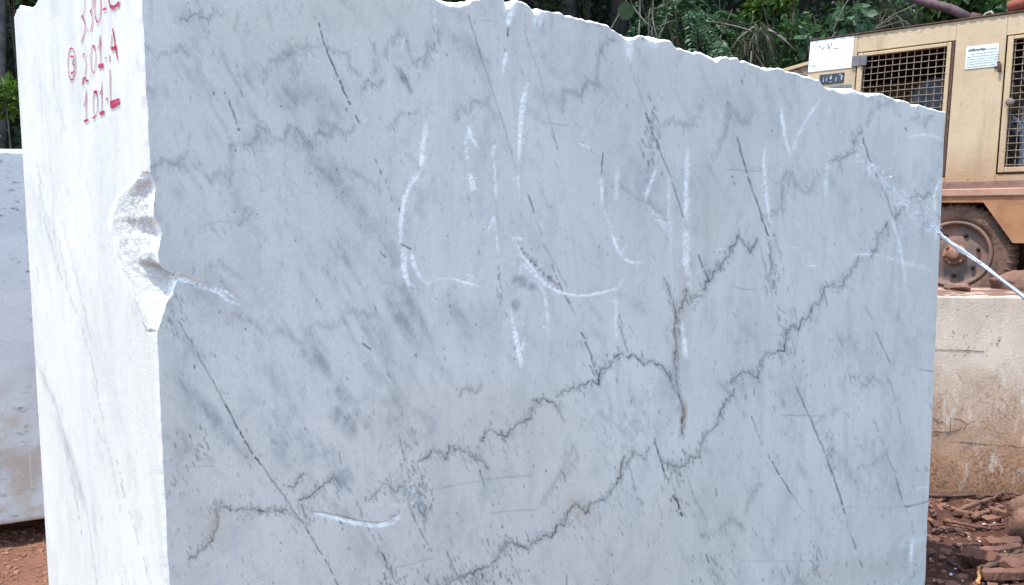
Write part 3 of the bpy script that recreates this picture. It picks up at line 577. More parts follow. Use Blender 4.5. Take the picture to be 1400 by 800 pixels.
    # relief of the sawn face and of the marks
    nrm = 0.0005 * fbm(AA * 70 + DD * 70, Z * 2.5, 3, 71) + 0.0022 * fbm(AA * 2.0, Z * 2.0, 3, 75) + 0.0006 * fbm(AA * 120 + DD * 120, Z * 120, 2, 77)
    low = sstep((PY - 655) / 90) * sstep((PX - 1130) / 120) * (FF == 1)
    nrm = nrm + 0.004 * low * (np.abs(fbm(AA * 1.5 + 3, Z * 9 - AA * 2, 2, 79)) * 3 - .2)
    nrm = nrm + 0.0022 * dig * (0.6 + fbm(AA * 160, Z * 160, 2, 81) * 1.6) + 0.0008 * at['vein']
    DD = np.where(FF == 1, DD + nrm, DD); AA = np.where(FF == 0, AA + nrm * 0.22, AA)
    # the chipped vertical arris between end and front
    yk = [-200, 238, 246, 256, 268, 280, 296, 305, 320, 333, 345, 352, 360, 367, 375, 384, 392, 405, 420, 440, 453, 460, 900]
    pk = [5, 5, 7, 10, 9, 7, 7, 12, 14, 12, 10, 10, 11, 14, 24, 28, 27, 23, 16, 9, 4, 4, 5]
    qk = [5, 5, 12, 24, 38, 43, 46, 48, 48, 47, 44, 41, 38, 37, 32, 28, 27, 25, 19, 14, 8, 5, 6]
    P_ = np.interp(PY, yk, pk); Q_ = np.interp(PY, yk, qk)
    jitp = 1 + 0.55 * fbm(Z * 40, Z * 0, 3, 91); jitq = 1 + 0.35 * fbm(Z * 22, Z * 0 + 5, 3, 93)
    P_ = P_ * jitp / 790.0; Q_ = Q_ * jitq / 205.0
    Q_ = np.where((PY < 236) | (PY > 456), P_ * 1.5, Q_)
    chain = np.where(FF == 1, AA, np.where(FF == 0, -DD, 99))
    ins = (chain > -Q_) & (chain < P_) & (FF <= 1)
    L = np.clip((chain + Q_) / (P_ + Q_), 0, 1)
    big = sstep((PY - 238) / 10) * (1 - sstep((PY - 448) / 8))
    lobe = 0.012 * np.exp(-((PY - 300) / 42) ** 2) + 0.036 * np.exp(-((PY - 402) / 30) ** 2)
    rough = 0.013 * fbm(chain * 26, Z * 26, 4, 95) + 0.005 * np.abs(fbm(chain * 70, Z * 70, 3, 97))
    def f1(x, y, sc, seed):
        g = np.random.default_rng(seed); X = x / sc; Y = y / sc; xi = np.floor(X).astype(int); yi = np.floor(Y).astype(int); best = np.full(X.shape, 9.)
        jx = g.random((64, 64)); jy = g.random((64, 64))
        for i in (-1, 0, 1):
            for j in (-1, 0, 1):
                a = (xi + i) & 63; b = (yi + j) & 63; best = np.minimum(best, np.hypot(xi + i + jx[a, b] - X, yi + j + jy[a, b] - Y))
        return best * sc
    rough = rough * .18 + np.where(big > 0, .13 * (f1(chain, Z, .045, 5) - .02) + .20 * (f1(chain, Z, .014, 6) - .006), 0)
    con = big * ((4 * L * (1 - L)) * lobe * (0.02 + 0.26 * L ** 2) + np.minimum(1, 6 * L * (1 - L)) * rough * (.3 + .7 * L))
    # overhanging ledge halfway down
    con = con + big * 0.018 * np.exp(-((PY - 358 - 14 * L) / 7.0) ** 2) * sstep((L - .45) / .3)
    na, nd = Q_, P_; nn = np.hypot(na, nd) + 1e-9
    AA = np.where(ins, P_ * np.where(big > .5, L ** 2.2, L) + con * na / nn, AA)
    DD = np.where(ins, Q_ * (1 - L) + con * nd / nn, DD)
    e = np.minimum(L, 1 - L)
    at['chip'] = np.where(ins, big * sstep(e / 0.16), at['chip'])
    at['vein'] = np.where(ins & (big > .5), at['vein'] * .2, at['vein'])
    at['scuff'] = np.where(ins, np.maximum(at['scuff'] * (1 - big), .30 * sstep(e / .1) + .70 * big), at['scuff'])
    at['rust_tone'] = np.where(ins, np.maximum(at['rust_tone'], big * (.30 * np.exp(-((PY - 362 - 12 * L) / 13) ** 2) * sstep((L - .4) / .3) + .2 * np.exp(-((PY - 246) / 7) ** 2) * sstep((L - .5) / .3) + .1 * np.exp(-((PY - 292) / 14) ** 2) * sstep((L - .5) / .3))), at['rust_tone'])  # overhang shade under the ledge painted brown; two fainter brown patches above it
    # rim bevel and top
    rimA, rimD, rimZ = [AA], [DD], [Z]
    ex = {k: [at[k]] for k in at}
    for t in range(1, T + 1):
        f = t / T; b = bev * (1 - cos(f * pi / 2)) * 1.6
        r = 0.005 * fbm(ch * 45, ch * 0 + t * 1.7, 3, 99)
        b = b + np.abs(r)
        a1 = np.clip(AA[-1], b, LEN - b); d1 = np.clip(DD[-1] * (FC != 1) + (FC == 1) * (DD[-1] + b), b, WID - b)
        a1 = np.where(FC == 0, AA[-1] + b, a1)
        rimA.append(a1[None]); rimD.append(d1[None]); rimZ.append((zf + bev * sin(f * pi / 2) + r * (t < T))[None])
        for k in at: ex[k].append(at[k][-1:] * 0 + (0.75 if k == 'scuff' else at[k][-1:] * .5))
    AA = np.vstack(rimA); DD = np.vstack(rimD); Z = np.vstack(rimZ)
    AT = {k: np.vstack(ex[k]) for k in ex}
    Rn = AA.shape[0]
    V = blk(AA, DD, Z).reshape(-1, 3)
    I = np.arange(Rn * N).reshape(Rn, N); In = np.roll(I, -1, 1)
    q = np.stack([I[:-1], In[:-1], In[1:], I[1:]], -1).reshape(-1, 4)
    # top cap: two rings and a centre
    ca, cd = LEN / 2, WID / 2
    tops = [V]; quads = [q]; last = I[-1]; off = len(V); atv = {k: [AT[k].ravel()] for k in AT}
    for f in (0.25, 0.6, 0.9):
        a = AA[-1] * (1 - f) + ca * f; d = DD[-1] * (1 - f) + cd * f
        z = Z[-1] * (1 - sstep(f * 2)) + 2.135 * sstep(f * 2) + 0.02 * fbm(a * 4, d * 4, 3, 101)
        ring = off + np.arange(N); off += N
        tops.append(blk(a, d, z)); quads.append(np.stack([last, np.roll(last, -1), np.roll(ring, -1), ring], -1)); last = ring
        for k in atv: atv[k].append(np.full(N, .6 if k == 'scuff' else 0.))
    tops.append(blk(ca, cd, 2.13)[None]); c1 = off; off += 1
    tops.append(blk(ca, cd, ZB)[None]); c0 = off; off += 1
    for k in atv: atv[k].append(np.zeros(2))
    tri = np.vstack([np.stack([last, np.roll(last, -1), np.full(N, c1)], -1), np.stack([np.roll(I[0], -1), I[0], np.full(N, c0)], -1)])
    m = M('blue_white_marble', 0.62, 0.22)
    vo = m.tc.outputs['Object']
    cloud = m.noise(1.3, 6, 0.6, dist=0.6)
    rotv = m.mapped((2.2, 2.2, 0.7), rot=(0.35, 0.0, TH))
    band = m.noise(3.2, 6, 0.62, vec=rotv, dist=0.8)
    grain = m.noise(330, 3, 0.7)
    saw = m.noise(1.0, 3, 0.6, vec=m.mapped((150, 150, 4)))
    c = m.mix(m.ramp(cloud, 0.3, 0.72), (0.615, 0.610, 0.535), (0.700, 0.692, 0.612))
    c = m.mix(m.math('MULTIPLY', m.ramp(band, 0.46, 0.70), 0.42), c, (0.475, 0.487, 0.450))
    c = m.mix(m.math('MULTIPLY', m.ramp(saw, 0.45, 0.75), 0.22), c, (0.50, 0.50, 0.45))
    c = m.mix(m.math('MULTIPLY', m.ramp(grain, 0.5, 0.78), 0.30), c, (0.27, 0.30, 0.29))
    brk = m.noise(60, 5, 0.7); brk2 = m.noise(22, 5, 0.7)
    c = m.mix(m.math('MULTIPLY', m.math('MULTIPLY', m.attr('rust_tone'), 1.3), m.ramp(brk2, 0.25, 0.6, 0.55, 1.0), True), c, (0.47, 0.395, 0.295))
    c = m.mix(m.math('MULTIPLY', m.attr('smoke'), m.ramp(brk2, 0.34, 0.62, 0.25, 1.0)), c, (0.185, 0.225, 0.235))
    sp = m.math('MULTIPLY', m.ramp(m.noise(55, 5, 0.75, vec=m.mapped((1, 1, 0.5))), 0.58, 0.72), 0.42)
    c = m.mix(sp, c, (0.20, 0.23, 0.24))
    mot = m.math('MULTIPLY', m.ramp(m.noise(16, 6, 0.72, vec=m.mapped((1, 1, 0.6)), dist=.4), 0.50, 0.70), 0.26)
    c = m.mix(mot, c, (0.27, 0.315, 0.315))
    c = m.mix(m.math('MULTIPLY', m.attr('vein'), m.ramp(brk, 0.28, 0.55, 0.68, 1.0), True), c, (0.035, 0.040, 0.048))
    c = m.mix(m.math('MULTIPLY', m.attr('scuff'), m.ramp(m.noise(150, 4, 0.7), 0.3, 0.6, 0.75, 1.0)), c, (0.93, 0.95, 0.88))
    c = m.mix(m.math('MULTIPLY', m.attr('chip'), m.ramp(m.noise(110, 4, .75), .45, .68, 0, .38)), c, (0.52, 0.54, 0.50))
    m.color(c)
    m.rough(m.ramp(m.noise(9, 4), 0.3, 0.7, 0.48, 0.72))
    hb = m.math('ADD', m.math('MULTIPLY', m.noise(240, 5, 0.7), m.math('ADD', m.math('MULTIPLY', m.attr('chip'), 5.0), 0.35)), m.math('MULTIPLY', saw, 0.15))
    m.bump(hb, 0.0022)
    o = mesh_np('marble_block', np.vstack(tops), np.vstack(quads), m.m, attrs={k: np.concatenate(atv[k]) for k in atv}, tris=tri)
    return o
block = build_block()
tag(block, 'huge pale veined marble block with a chipped corner and red figures on its end', 'stone block')

# ---- red figures painted on the end face
red_m = M('red_marker_paint', 0.75, 0.2)
red_m.color(red_m.mix(red_m.ramp(red_m.noise(90, 4, .7), .3, .7), (0.50, 0.030, 0.085), (0.30, 0.035, 0.085)))
red_m = red_m.m
def zx(X, Y): return 60 + X / 4.443, Y / 4.444
def ribbon(mb, pts, w, gap=0.12):
    """a brushed stroke lying on the end face, broken where the paint skipped; pts (d, z), w metres"""
    pts = np.array(pts); Dd = np.r_[0, np.cumsum(np.hypot(*np.diff(pts, axis=0).T))]
    n = max(2, int(Dd[-1] / 0.012) + 1); t = np.linspace(0, Dd[-1], n)
    P = np.stack([np.interp(t, Dd, pts[:, 0]), np.interp(t, Dd, pts[:, 1])], -1)
    T = np.gradient(P, axis=0); T /= (np.linalg.norm(T, axis=1)[:, None] + 1e-9); Nn = np.stack([-T[:, 1], T[:, 0]], -1)
    ww = w * (0.6 + 0.8 * np.array([vnoise(k * .7, pts[0, 0] * 99) for k in range(n)])) / 2
    for k in range(n - 1):
        if rng.random() < gap: continue
        q = [P[k] + Nn[k] * ww[k], P[k + 1] + Nn[k + 1] * ww[k + 1], P[k + 1] - Nn[k + 1] * ww[k + 1], P[k] - Nn[k] * ww[k]]
        mb.add([blk(-0.0016, a[0], a[1]) for a in q], [(0, 1, 2, 3)])
def ell(cx, cy, rx, ry, a0=0, a1=360, n=26): return [(cx + rx * cos(radians(a0 + (a1 - a0) * k / n)), cy + ry * sin(radians(a0 + (a1 - a0) * k / n))) for k in range(n + 1)]
TXT = {
 'length': [(.013, [(222, -62), (240, -84), (255, -40), (252, 40), (247, 80), (238, 103)]), (.026, [(233, 100), (241, 104)]), (.012, [(238, 103), (252, 130), (256, 160), (250, 205), (232, 258)]), (.011, [(270, 172), (266, 198)]),
            (.011, [(278, -60), (294, -75), (303, -20), (299, 50), (288, 72)]), (.022, [(284, 68), (292, 74)]), (.011, [(288, 72), (300, 100), (301, 140), (287, 195)]), (.012, ell(331, 40, 20, 96)), (.030, [(362, 60), (384, 52)]), (.013, [(418, -60), (402, -50), (397, 0), (408, 40)]), (.034, [(404, 38), (428, 46), (464, 18)])],
 'height': [(.012, [(237, 348), (247, 318), (258, 345), (262, 400), (257, 450), (245, 490), (237, 515)]), (.020, [(237, 515), (243, 478), (252, 468), (260, 495), (275, 488)]), (.012, [(285, 446), (287, 468)]), (.012, ell(305, 360, 15, 88)), (.020, [(303, 282), (312, 296)]), (.013, [(333, 300), (342, 280), (347, 212)]), (.013, [(347, 212), (347, 396)]), (.042, [(335, 405), (350, 400), (366, 396)]), (.022, [(377, 353), (383, 351)]), (.018, [(403, 375), (410, 300), (422, 172)]), (.020, [(422, 172), (436, 270), (452, 362)]), (.036, [(413, 298), (448, 288)])],
 'width': [(.012, [(247, 645), (258, 610), (262, 548)]), (.012, [(262, 548), (260, 732)]), (.028, [(248, 738), (275, 728)]), (.012, ell(317, 630, 14, 80)), (.030, [(308, 560), (318, 550), (328, 560)]), (.012, [(330, 600), (331, 640)]), (.012, [(316, 712), (300, 716)]), (.015, [(345, 572), (354, 548)]), (.013, [(356, 495), (355, 684)]), (.044, [(343, 692), (372, 680)]), (.030, [(384, 606), (391, 600)]), (.018, [(406, 423), (407, 540), (409, 640)]), (.040, [(410, 626), (430, 618), (464, 604)]), (.040, [(410, 648), (432, 640), (464, 624)]), (.020, [(409, 655), (415, 610)])],
 'mark': [(.011, ell(173, 390, 24, 98)), (.016, [(166, 345), (182, 340), (190, 360), (178, 386)]), (.016, [(178, 386), (192, 408), (186, 440), (168, 446)])],
}
def glyphs(key, groups):
    for name, idx in groups:
        mb = MB()
        for i in idx:
            w, pts = TXT[key][i]
            ribbon(mb, [end_dz(*zx(*p)) for p in pts], 0.0030 + 0.11 * max(0, w - .012), gap=0.015 if w < .02 else 0.0)
        mb.build(name, red_m, block)
glyphs('length', [('figure_three', (0, 1, 2)), ('comma', (3,)), ('figure_three', (4, 5, 6)), ('figure_zero', (7,)), ('dash', (8,)), ('letter_c', (9, 10))])
glyphs('height', [('figure_two', (0, 1)), ('comma', (2,)), ('figure_zero', (3, 4)), ('figure_one', (5, 6, 7)), ('full_stop', (8,)), ('letter_a', (9, 10, 11))])
glyphs('width', [('figure_one', (0, 1, 2)), ('figure_zero', (3, 4, 5, 6)), ('figure_one', (7, 8, 9)), ('full_stop', (10,)), ('letter_l', (11, 12, 13, 14))])
glyphs('mark', [('circle_mark', (0,)), ('figure_three', (1, 2))])

# =================================================================== NEIGHBOUR BLOCKS
def rough_block(name, origin, ang, size, mat, z0=0.0, edge=0.014, seed=0, res=0.03, amp=0.006):
    """sawn stone with crumbled arrises: origin = front left bottom corner, front running along ang"""
    Lx, Ly, Lz = size
    a_ = np.array([cos(ang), sin(ang), 0]); b_ = np.array([-sin(ang), cos(ang), 0])
    vs = []; qs = []
    base = 0
    def face(o, e1, e2, l1, l2, nrm):
        nonlocal base
        n1 = max(3, int(l1 / res)); n2 = max(3, int(l2 / res))
        s1 = np.unique(np.r_[np.linspace(0, l1, n1), edge, 2 * edge, l1 - edge, l1 - 2 * edge]); s2 = np.unique(np.r_[np.linspace(0, l2, n2), edge, 2 * edge, l2 - edge, l2 - 2 * edge])
        A, B = np.meshgrid(s1, s2)
        P = o + A[..., None] * e1 + B[..., None] * e2
        vs.append(P.reshape(-1, 3)); I = base + np.arange(P[..., 0].size).reshape(P.shape[:2]); base += P[..., 0].size
        qs.append(np.stack([I[:-1, :-1], I[:-1, 1:], I[1:, 1:], I[1:, :-1]], -1).reshape(-1, 4))
    X, Y, Zv = np.eye(3); O = np.zeros(3)
    face(O, X, Zv, Lx, Lz, -Y); face(O + X * Lx, Y, Zv, Ly, Lz, X); face(O + X * Lx + Y * Ly, -X, Zv, Lx, Lz, Y); face(O + Y * Ly, -Y, Zv, Ly, Lz, -X)
    face(O + Zv * Lz, X, Y, Lx, Ly, Zv); face(O + Y * Ly, X, -Y, Lx, Ly, -Zv)
    V = np.vstack(vs)
    # pull everything near an edge inwards, by an amount that varies along it
    c = np.array([Lx, Ly, Lz]) / 2; d = V - c; inner = np.abs(d) - (c - edge)
    w = 0.5 + 2.2 * np.clip(fbm(V[:, 0] * 7 + V[:, 1] * 5, V[:, 2] * 7 + V[:, 1] * 3, 3, seed) + .1, 0, 1)
    inn = np.clip(inner, 0, edge) / edge
    two = np.sort(inn, 1)[:, ::-1]
    k = (two[:, 1] * edge * 0.6 * w)[:, None]
    V = c + d - np.sign(d) * (inn > 0) * k
    n3 = amp * fbm(V[:, 0] * 4 + V[:, 1] * 3, V[:, 2] * 4 - V[:, 1] * 2, 4, seed + 5)
    V = V + np.stack([n3 * 0, np.where(inn[:, 1] > .9, -np.sign(d[:, 1]), 0) * n3, np.where((inn[:, 2] > .9) & (d[:, 2] > 0), n3 * 2, 0)], -1)
    W = np.array(origin) + V[:, :1] * a_ + V[:, 1:2] * b_ + V[:, 2:] * np.array([0, 0, 1.]) + np.array([0, 0, z0])
    return mesh_np(name, W, np.vstack(qs), mat)

m = M('grey_streaked_marble', 0.65, 0.25)
LA = radians(25.5)
rot = m.mapped((1.5, 1.5, 0.8), rot=(0, radians(38), LA))
c = m.mix(m.ramp(m.noise(1.6, 6, .6, dist=.5), .3, .7), (.53, .56, .53), (.61, .63, .59))
st = m.math('MULTIPLY', m.ramp(m.noise(1, 5, .65, vec=m.mapped((14, 14, 30), rot=(0, radians(35), LA))), .54, .70), m.ramp(m.noise(2.6, 3), .42, .58))
c = m.mix(m.math('MULTIPLY', st, .75), c, (.10, .11, .13))
sepz = m.n.new('ShaderNodeSeparateXYZ'); m.l.new(m.tc.outputs['Object'], sepz.inputs[0])
stain = m.math('MULTIPLY', m.ramp(m.math('ADD', sepz.outputs['Z'], m.math('MULTIPLY', m.noise(2.3, 5), .9)), 1.55, 0.95), m.ramp(m.noise(5, 5, .65), .36, .6))
c = m.mix(m.math('MULTIPLY', stain, .75), c, (.46, .37, .26))
c = m.mix(m.math('MULTIPLY', m.ramp(m.noise(50, 4, .7), .6, .74), .5), c, (.16, .15, .14))
hl = m.math('MULTIPLY', m.ramp(m.noise(1, 2, vec=m.mapped((30, 30, .6))), .70, .74), .5)
c = m.mix(hl, c, (.80, .82, .84))
m.color(c); m.bump(m.noise(120, 5, .7), .003)
dl = np.array([cos(LA), sin(LA)])
org = np.array([-2.565, 4.073]) - 1.45 * dl
lb = rough_block('marble_block', (org[0], org[1], 0), LA, (3.0, 1.3, 1.93), m.m, z0=0.118, seed=3)
tag(lb, 'grey streaked marble block with a stained foot, half hidden left of the huge block', 'stone block')
# timbers that keep it off the ground
tm = simple('weathered_timber', (.10, .075, .055), (.05, .04, .033), 9, .85)
for k, s_ in enumerate((0.35, 1.9, 2.7)):
    mb = MB(); b = Matrix.Rotation(LA, 4, 'Z')
    mb.box((-0.07, 0, 0), (0.07, 1.36, .14), .012)
    o = mb.build('timber_bearer', tm); p = org + s_ * dl
    o.location = (p[0] - .0 * dl[1], p[1] + 0.06, 0.0); o.rotation_euler = (0, 0, LA)
    tag(o, ['dark timber bearer under the hidden left end of the grey streaked block', 'dark timber bearer in the shade under the grey streaked block', 'dark timber bearer under the far right end of the grey streaked block'][k], 'timber', 'timber bearers under the grey block')

m = M('earth_stained_beige_stone', 0.8, 0.15)
RA = radians(-7.2)
c = m.mix(m.ramp(m.noise(1.8, 6, .62, dist=.4), .3, .7), (.60, .465, .330), (.69, .565, .430))
sepz = m.n.new('ShaderNodeSeparateXYZ'); m.l.new(m.tc.outputs['Object'], sepz.inputs[0])
hgt = m.math('ADD', sepz.outputs['Z'], m.math('MULTIPLY', m.noise(2.2, 6, .65), .7))
c = m.mix(m.math('MULTIPLY', m.ramp(hgt, 1.2, 0.5), .95), c, (.43, .225, .120))
c = m.mix(m.math('MULTIPLY', m.ramp(hgt, .52, .36), .7), c, (.36, .19, .10))
pit = m.math('MULTIPLY', m.ramp(m.noise(38, 6, .78, vec=m.mapped((1, 1, .6))), .57, .68), m.ramp(m.noise(4.3, 5, .6), .44, .62))
c = m.mix(m.math('MULTIPLY', pit, .8), c, (.17, .115, .075))
fine = m.math('MULTIPLY', m.ramp(m.noise(52, 6, .82), .44, .58), m.ramp(hgt, 1.25, .6))
c = m.mix(m.math('MULTIPLY', fine, m.ramp(m.noise(2.7, 5), .35, .6, .2, .85)), c, (.16, .085, .045))
pale = m.math('MULTIPLY', m.ramp(m.noise(7, 6, .7, vec=m.mapped((1.6, 1.6, .5))), .54, .68), .6)
c = m.mix(pale, c, (.72, .63, .50))
dk = m.math('MULTIPLY', m.ramp(m.noise(1, 5, .7, vec=m.mapped((40, 40, 3.0))), .6, .75), m.ramp(m.noise(3), .45, .6))
c = m.mix(m.math('MULTIPLY', dk, .5), c, (.25, .17, .11))
cr = m.voro(2.6, feature='DISTANCE_TO_EDGE', vec=m.mapped((1, 1, 1.8), rot=(.2, .3, .4)))
c = m.mix(m.math('MULTIPLY', m.ramp(cr.outputs['Distance'], .004, .0, 0, 1), m.ramp(m.noise(1.7, 2), .58, .64)), c, (.13, .08, .05))
geo = m.n.new('ShaderNodeNewGeometry'); sn = m.n.new('ShaderNodeSeparateXYZ'); m.l.new(geo.outputs['True Normal'], sn.inputs[0])
c = m.mix(m.math('MULTIPLY', m.ramp(sn.outputs['Z'], .6, .95), m.ramp(m.noise(9, 4), .25, .5)), c, (.17, .095, .065))
m.color(c); m.bump(m.math('SUBTRACT', m.noise(70, 6, .75), m.math('MULTIPLY', pit, 1.2)), .0035)
rb = rough_block('stone_block', (1.72, 4.872, 0), RA, (2.55, .55, 1.245), m.m, z0=-0.03, seed=9, res=.02, amp=.012, edge=.012)
ra_ = np.array([cos(RA), sin(RA), 0]); rn_ = np.array([sin(RA), -cos(RA), 0]); ro_ = np.array([1.72, 4.872, 0])
crk = simple('crack_shadow', (.12, .072, .048), (.06, .036, .025), 30, .95, bump=0)
for pts in ([(1275, 571), (1284, 577), (1290, 576)], [(1303, 571), (1312, 573), (1321, 580), (1331, 576), (1338, 573)], [(1276, 590), (1290, 591), (1305, 589), (1314, 586)], [(1321, 581), (1318, 588)], [(1312, 604), (1330, 606), (1352, 608), (1378, 609), (1402, 612)], [(1278, 477), (1300, 478), (1325, 479), (1345, 481)], [(1300, 572), (1299, 588)]):
    w = MB(); Q = []
    for (xa, ya), (xb, yb) in zip(pts[:-1], pts[1:]):
        for f in np.linspace(0, 1, 6)[:-1]: Q.append(onplane(xa + (xb - xa) * f, ya + (yb - ya) * f + rng.normal(0, .5), ro_, rn_) + rn_ * .001)
    Q.append(onplane(*pts[-1], ro_, rn_)); w.tube(Q, [.0008 + .0018 * rng.random() for _ in Q], 5); o = w.build('crack', crk, rb)
tag(rb, 'beige earth-stained stone block lying in front of the compressor wheel', 'stone block')

# =================================================================== PORTABLE COMPRESSOR
mA = Vector((0.77592906, -0.63080654, -0.00414689)); mB = Vector((0.09715135, 0.11300133, 0.98883382)); mN = -Vector((-0.62329423, -0.76766777, 0.14896473))
comp = empty('portable_compressor')
comp.matrix_world = Matrix(((mA.x, mN.x, mB.x, 3.44165872), (mA.y, mN.y, mB.y, 6.35035366), (mA.z, mN.z, mB.z, 1.94092225), (0, 0, 0, 1)))
tag(comp, 'weathered cream portable compressor with wire mesh doors and rusty chassis above the beige stone', 'compressor')
def paint(name, base, faded, rust_tone=.5, seed=0.0):
    m = M(name, 0.6, 0.25)
    c = m.mix(m.ramp(m.noise(1.6, 6, .6), .32, .68), base, faded)
    c = m.mix(m.math('MULTIPLY', m.ramp(m.noise(1, 5, .65, vec=m.mapped((9, 9, 1.2))), .50, .70), .55), c, tuple(.72 * k for k in base))
    sp = m.n.new('ShaderNodeSeparateXYZ'); m.l.new(m.tc.outputs['Object'], sp.inputs[0])
    lowz = m.ramp(m.math('ADD', sp.outputs['Z'], m.math('MULTIPLY', m.noise(3.2, 5, .7), .50)), .60, .20)
    c = m.mix(m.math('MULTIPLY', lowz, .8 * rust_tone), c, (.30, .16, .085))
    spot = m.math('MULTIPLY', m.ramp(m.noise(14, 6, .75), .62, .70), rust_tone)
    c = m.mix(spot, c, (.10, .05, .03))
    c = m.mix(m.math('MULTIPLY', m.ramp(m.noise(60, 4, .7), .58, .75), .25), c, (.17, .125, .085))
    m.color(c); m.bump(m.noise(30, 4), .002); return m.m
cream = paint('faded_cream_paint', (.375, .278, .162), (.42, .325, .200), 1.0)
cream2 = paint('cream_door_paint', (.385, .278, .158), (.42, .312, .186), 1.0)
orange = simple('rust_orange_chassis', (.30, .145, .062), (.22, .088, .040), 5, .75, bump=.003)
rustm = simple('brown_rust', (.105, .052, .036), (.055, .030, .023), 16, .85, bump=.004)
ledge_m = simple('dusty_flange', (.36, .205, .135), (.27, .14, .085), 6, .8)
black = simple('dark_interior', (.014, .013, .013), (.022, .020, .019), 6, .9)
def cb(name, mat, lo, hi, bev=.004, parent=None): return MB().box(lo, hi, bev).build(name, mat, parent or comp)
# local axes: x along the side, y into the body, z up its side
DEP = 1.45
# body side built as panels round the two door openings
X0, X1, ZT, Z0 = -1.196, 1.75, 1.288, 0.0
d1 = (-0.79, -0.045, 0.045, 1.135); d2 = (0.300, 1.10, 0.055, 1.125)
side = MB()
t_ = .03
def pan(x0, x1, z0, z1): side.box((x0, 0, z0), (x1, t_, z1), .003)
pan(X0, d1[0], Z0, ZT); pan(d1[0] + .0006, d1[1] - .0006, d1[3], ZT - .001); pan(d1[0] + .0006, d1[1] - .0006, Z0 + .001, d1[2])
pan(d1[1], d2[0], Z0, ZT); pan(d2[0] + .0006, d2[1] - .0006, d2[3], ZT - .001); pan(d2[0] + .0006, d2[1] - .0006, Z0 + .001, d2[2]); pan(d2[1], X1, Z0, ZT)
side.build('side_panel', cream, comp)
cb('end_panel', cream, (X0 + .001, t_ + .001, Z0), (X0 + .03, DEP, ZT - .002))
cb('end_panel', cream, (X1 - .03, t_ + .001, Z0), (X1 - .001, DEP, ZT - .002))
cb('back_panel', cream, (X0 + .031, DEP - .03, Z0), (X1 - .031, DEP - .001, ZT - .002))
roof = MB(); roof.box((X0 - .012, -.012, ZT), (X1 + .012, DEP + .012, ZT + .012), .004)
for i in range(40):
    x = -1.15 + i * .07; roof.box((x, -.0155, ZT + .002), (x + rng.uniform(.01, .05), -.011, ZT + .010 + rng.uniform(0, .003)))
roof.build('roof_sheet', rustm, comp)
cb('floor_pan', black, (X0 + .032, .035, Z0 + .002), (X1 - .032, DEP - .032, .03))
# what shows behind the mesh
eng = MB()
eng.box((-.70, .55, .05), (-.12, 1.3, .72), .03)
eng.box((-.62, .30, .55), (-.3, .6, .78), .04); eng.lathe([(.0, -.02), (.16, -.02), (.18, .0), (.18, .1), (.0, .1)], 24, (-.25, .34, .78)); eng.box((.38, .5, .05), (1.0, 1.3, .8), .05)
eng.tube([(.34, .30, .9), (.45, .24, .75), (.42, .2, .5), (.55, .22, .3), (.7, .3, .2)], .035, 8); eng.tube([(-.75, .25, .3), (-.5, .2, .5), (-.3, .22, .45), (-.1, .3, .6)], .03, 8)
eng.tube([(.36, .14, .46), (.42, .12, .40), (.5, .16, .34), (.62, .2, .36)], .045, 10); eng.lathe([(.0, -.01), (.1, -.01), (.11, .0), (.11, .2), (.0, .2)], 20, (.5, .2, .85))
for i in range(60):
    x = rng.uniform(-.75, 1.0); z = rng.uniform(.1, 1.05); y = rng.uniform(.3, .52); r = rng.uniform(.008, .028); eng.box((x, y, z), (x + r, y + r, z + r * rng.uniform(.6, 2)), .003)
eng.build('engine', simple('greasy_grey_metal', (.10, .10, .105), (.03, .028, .027), 14, .55, .4), comp)
hose = MB(); hose.tube([(.34, .10, .42), (.38, .07, .50), (.43, .09, .44), (.45, .12, .30), (.44, .14, .14)], .022, 10)
hose.build('hose', simple('bluish_hose', (.16, .18, .21), (.09, .10, .115), 10, .5), comp)
# doors: frame, mesh, latch
def door(d, fw, knob=None):
    x0, x1, z0, z1 = d
    fr = MB(); g = .012; y0, y1 = -.012, .02
    fr.box((x0 + g, y0, z0 + g), (x0 + fw, y1, z1 - g), .004); fr.box((x1 - fw, y0 + .0005, z0 + g), (x1 - g * 2.2, y1, z1 - g), .004)
    fr.box((x0 + fw, y0 + .001, z1 - fw * .75), (x1 - fw, y1, z1 - g - .001), .004); fr.box((x0 + fw, y0 + .001, z0 + g + .001), (x1 - fw, y1, z0 + fw), .004)
    f = fr.build('mesh_door', cream2, comp)
    gr = MB(); st = .0545; ix0, ix1, iz0, iz1 = x0 + fw, x1 - fw, z0 + fw, z1 - fw * .75
    k = 0; x = ix0 + .012
    while x < ix1:
        b = rng.normal(0, .0022); gr.tube([(x, .012 + rng.normal(0, .001), iz0 - .01), (x + b, .014, (iz0 + iz1) / 2), (x, .012, iz1 + .01)], .0033, 6); x += st
    z = iz0 + .02
    while z < iz1:
        b = rng.normal(0, .003); gr.tube([(ix0 - .01, .006, z), ((ix0 + ix1) / 2, .007, z + b), (ix1 + .01, .006, z)], .0033, 6); z += st
    gr.build('wire_mesh', simple('cream_wire', (.25, .20, .145), (.15, .105, .07), 40, .7, bump=0), f)
    hg = MB(); hg.box((x1 - .022, -.004, z0 + .004), (x1 - .004, .018, z1 - .004), .003); hg.build('rusty_gap', rustm, comp)
    return f
f1 = door(d1, .056)
f2 = door(d2, .052)
lat = MB(); lat.box((-.823, -.020, 1.012), (-.757, -.0125, 1.102), .002); lat.box((-.755, -.030, 1.008), (-.700, -.0125, 1.098), .004); lat.build('latch', simple('grey_latch_metal', (.085, .082, .080), (.13, .125, .12), 18, .55), comp)
kn = MB(); kn.lathe([(0, -.05), (.022, -.05), (.03, -.042), (.03, -.02), (.012, -.014), (.012, .0), (0, 0)], 20, (.364, -.012, .592)); kn.build('door_knob', simple('brown_knob', (.16, .12, .10), (.09, .07, .06), 20, .6), f2, True)
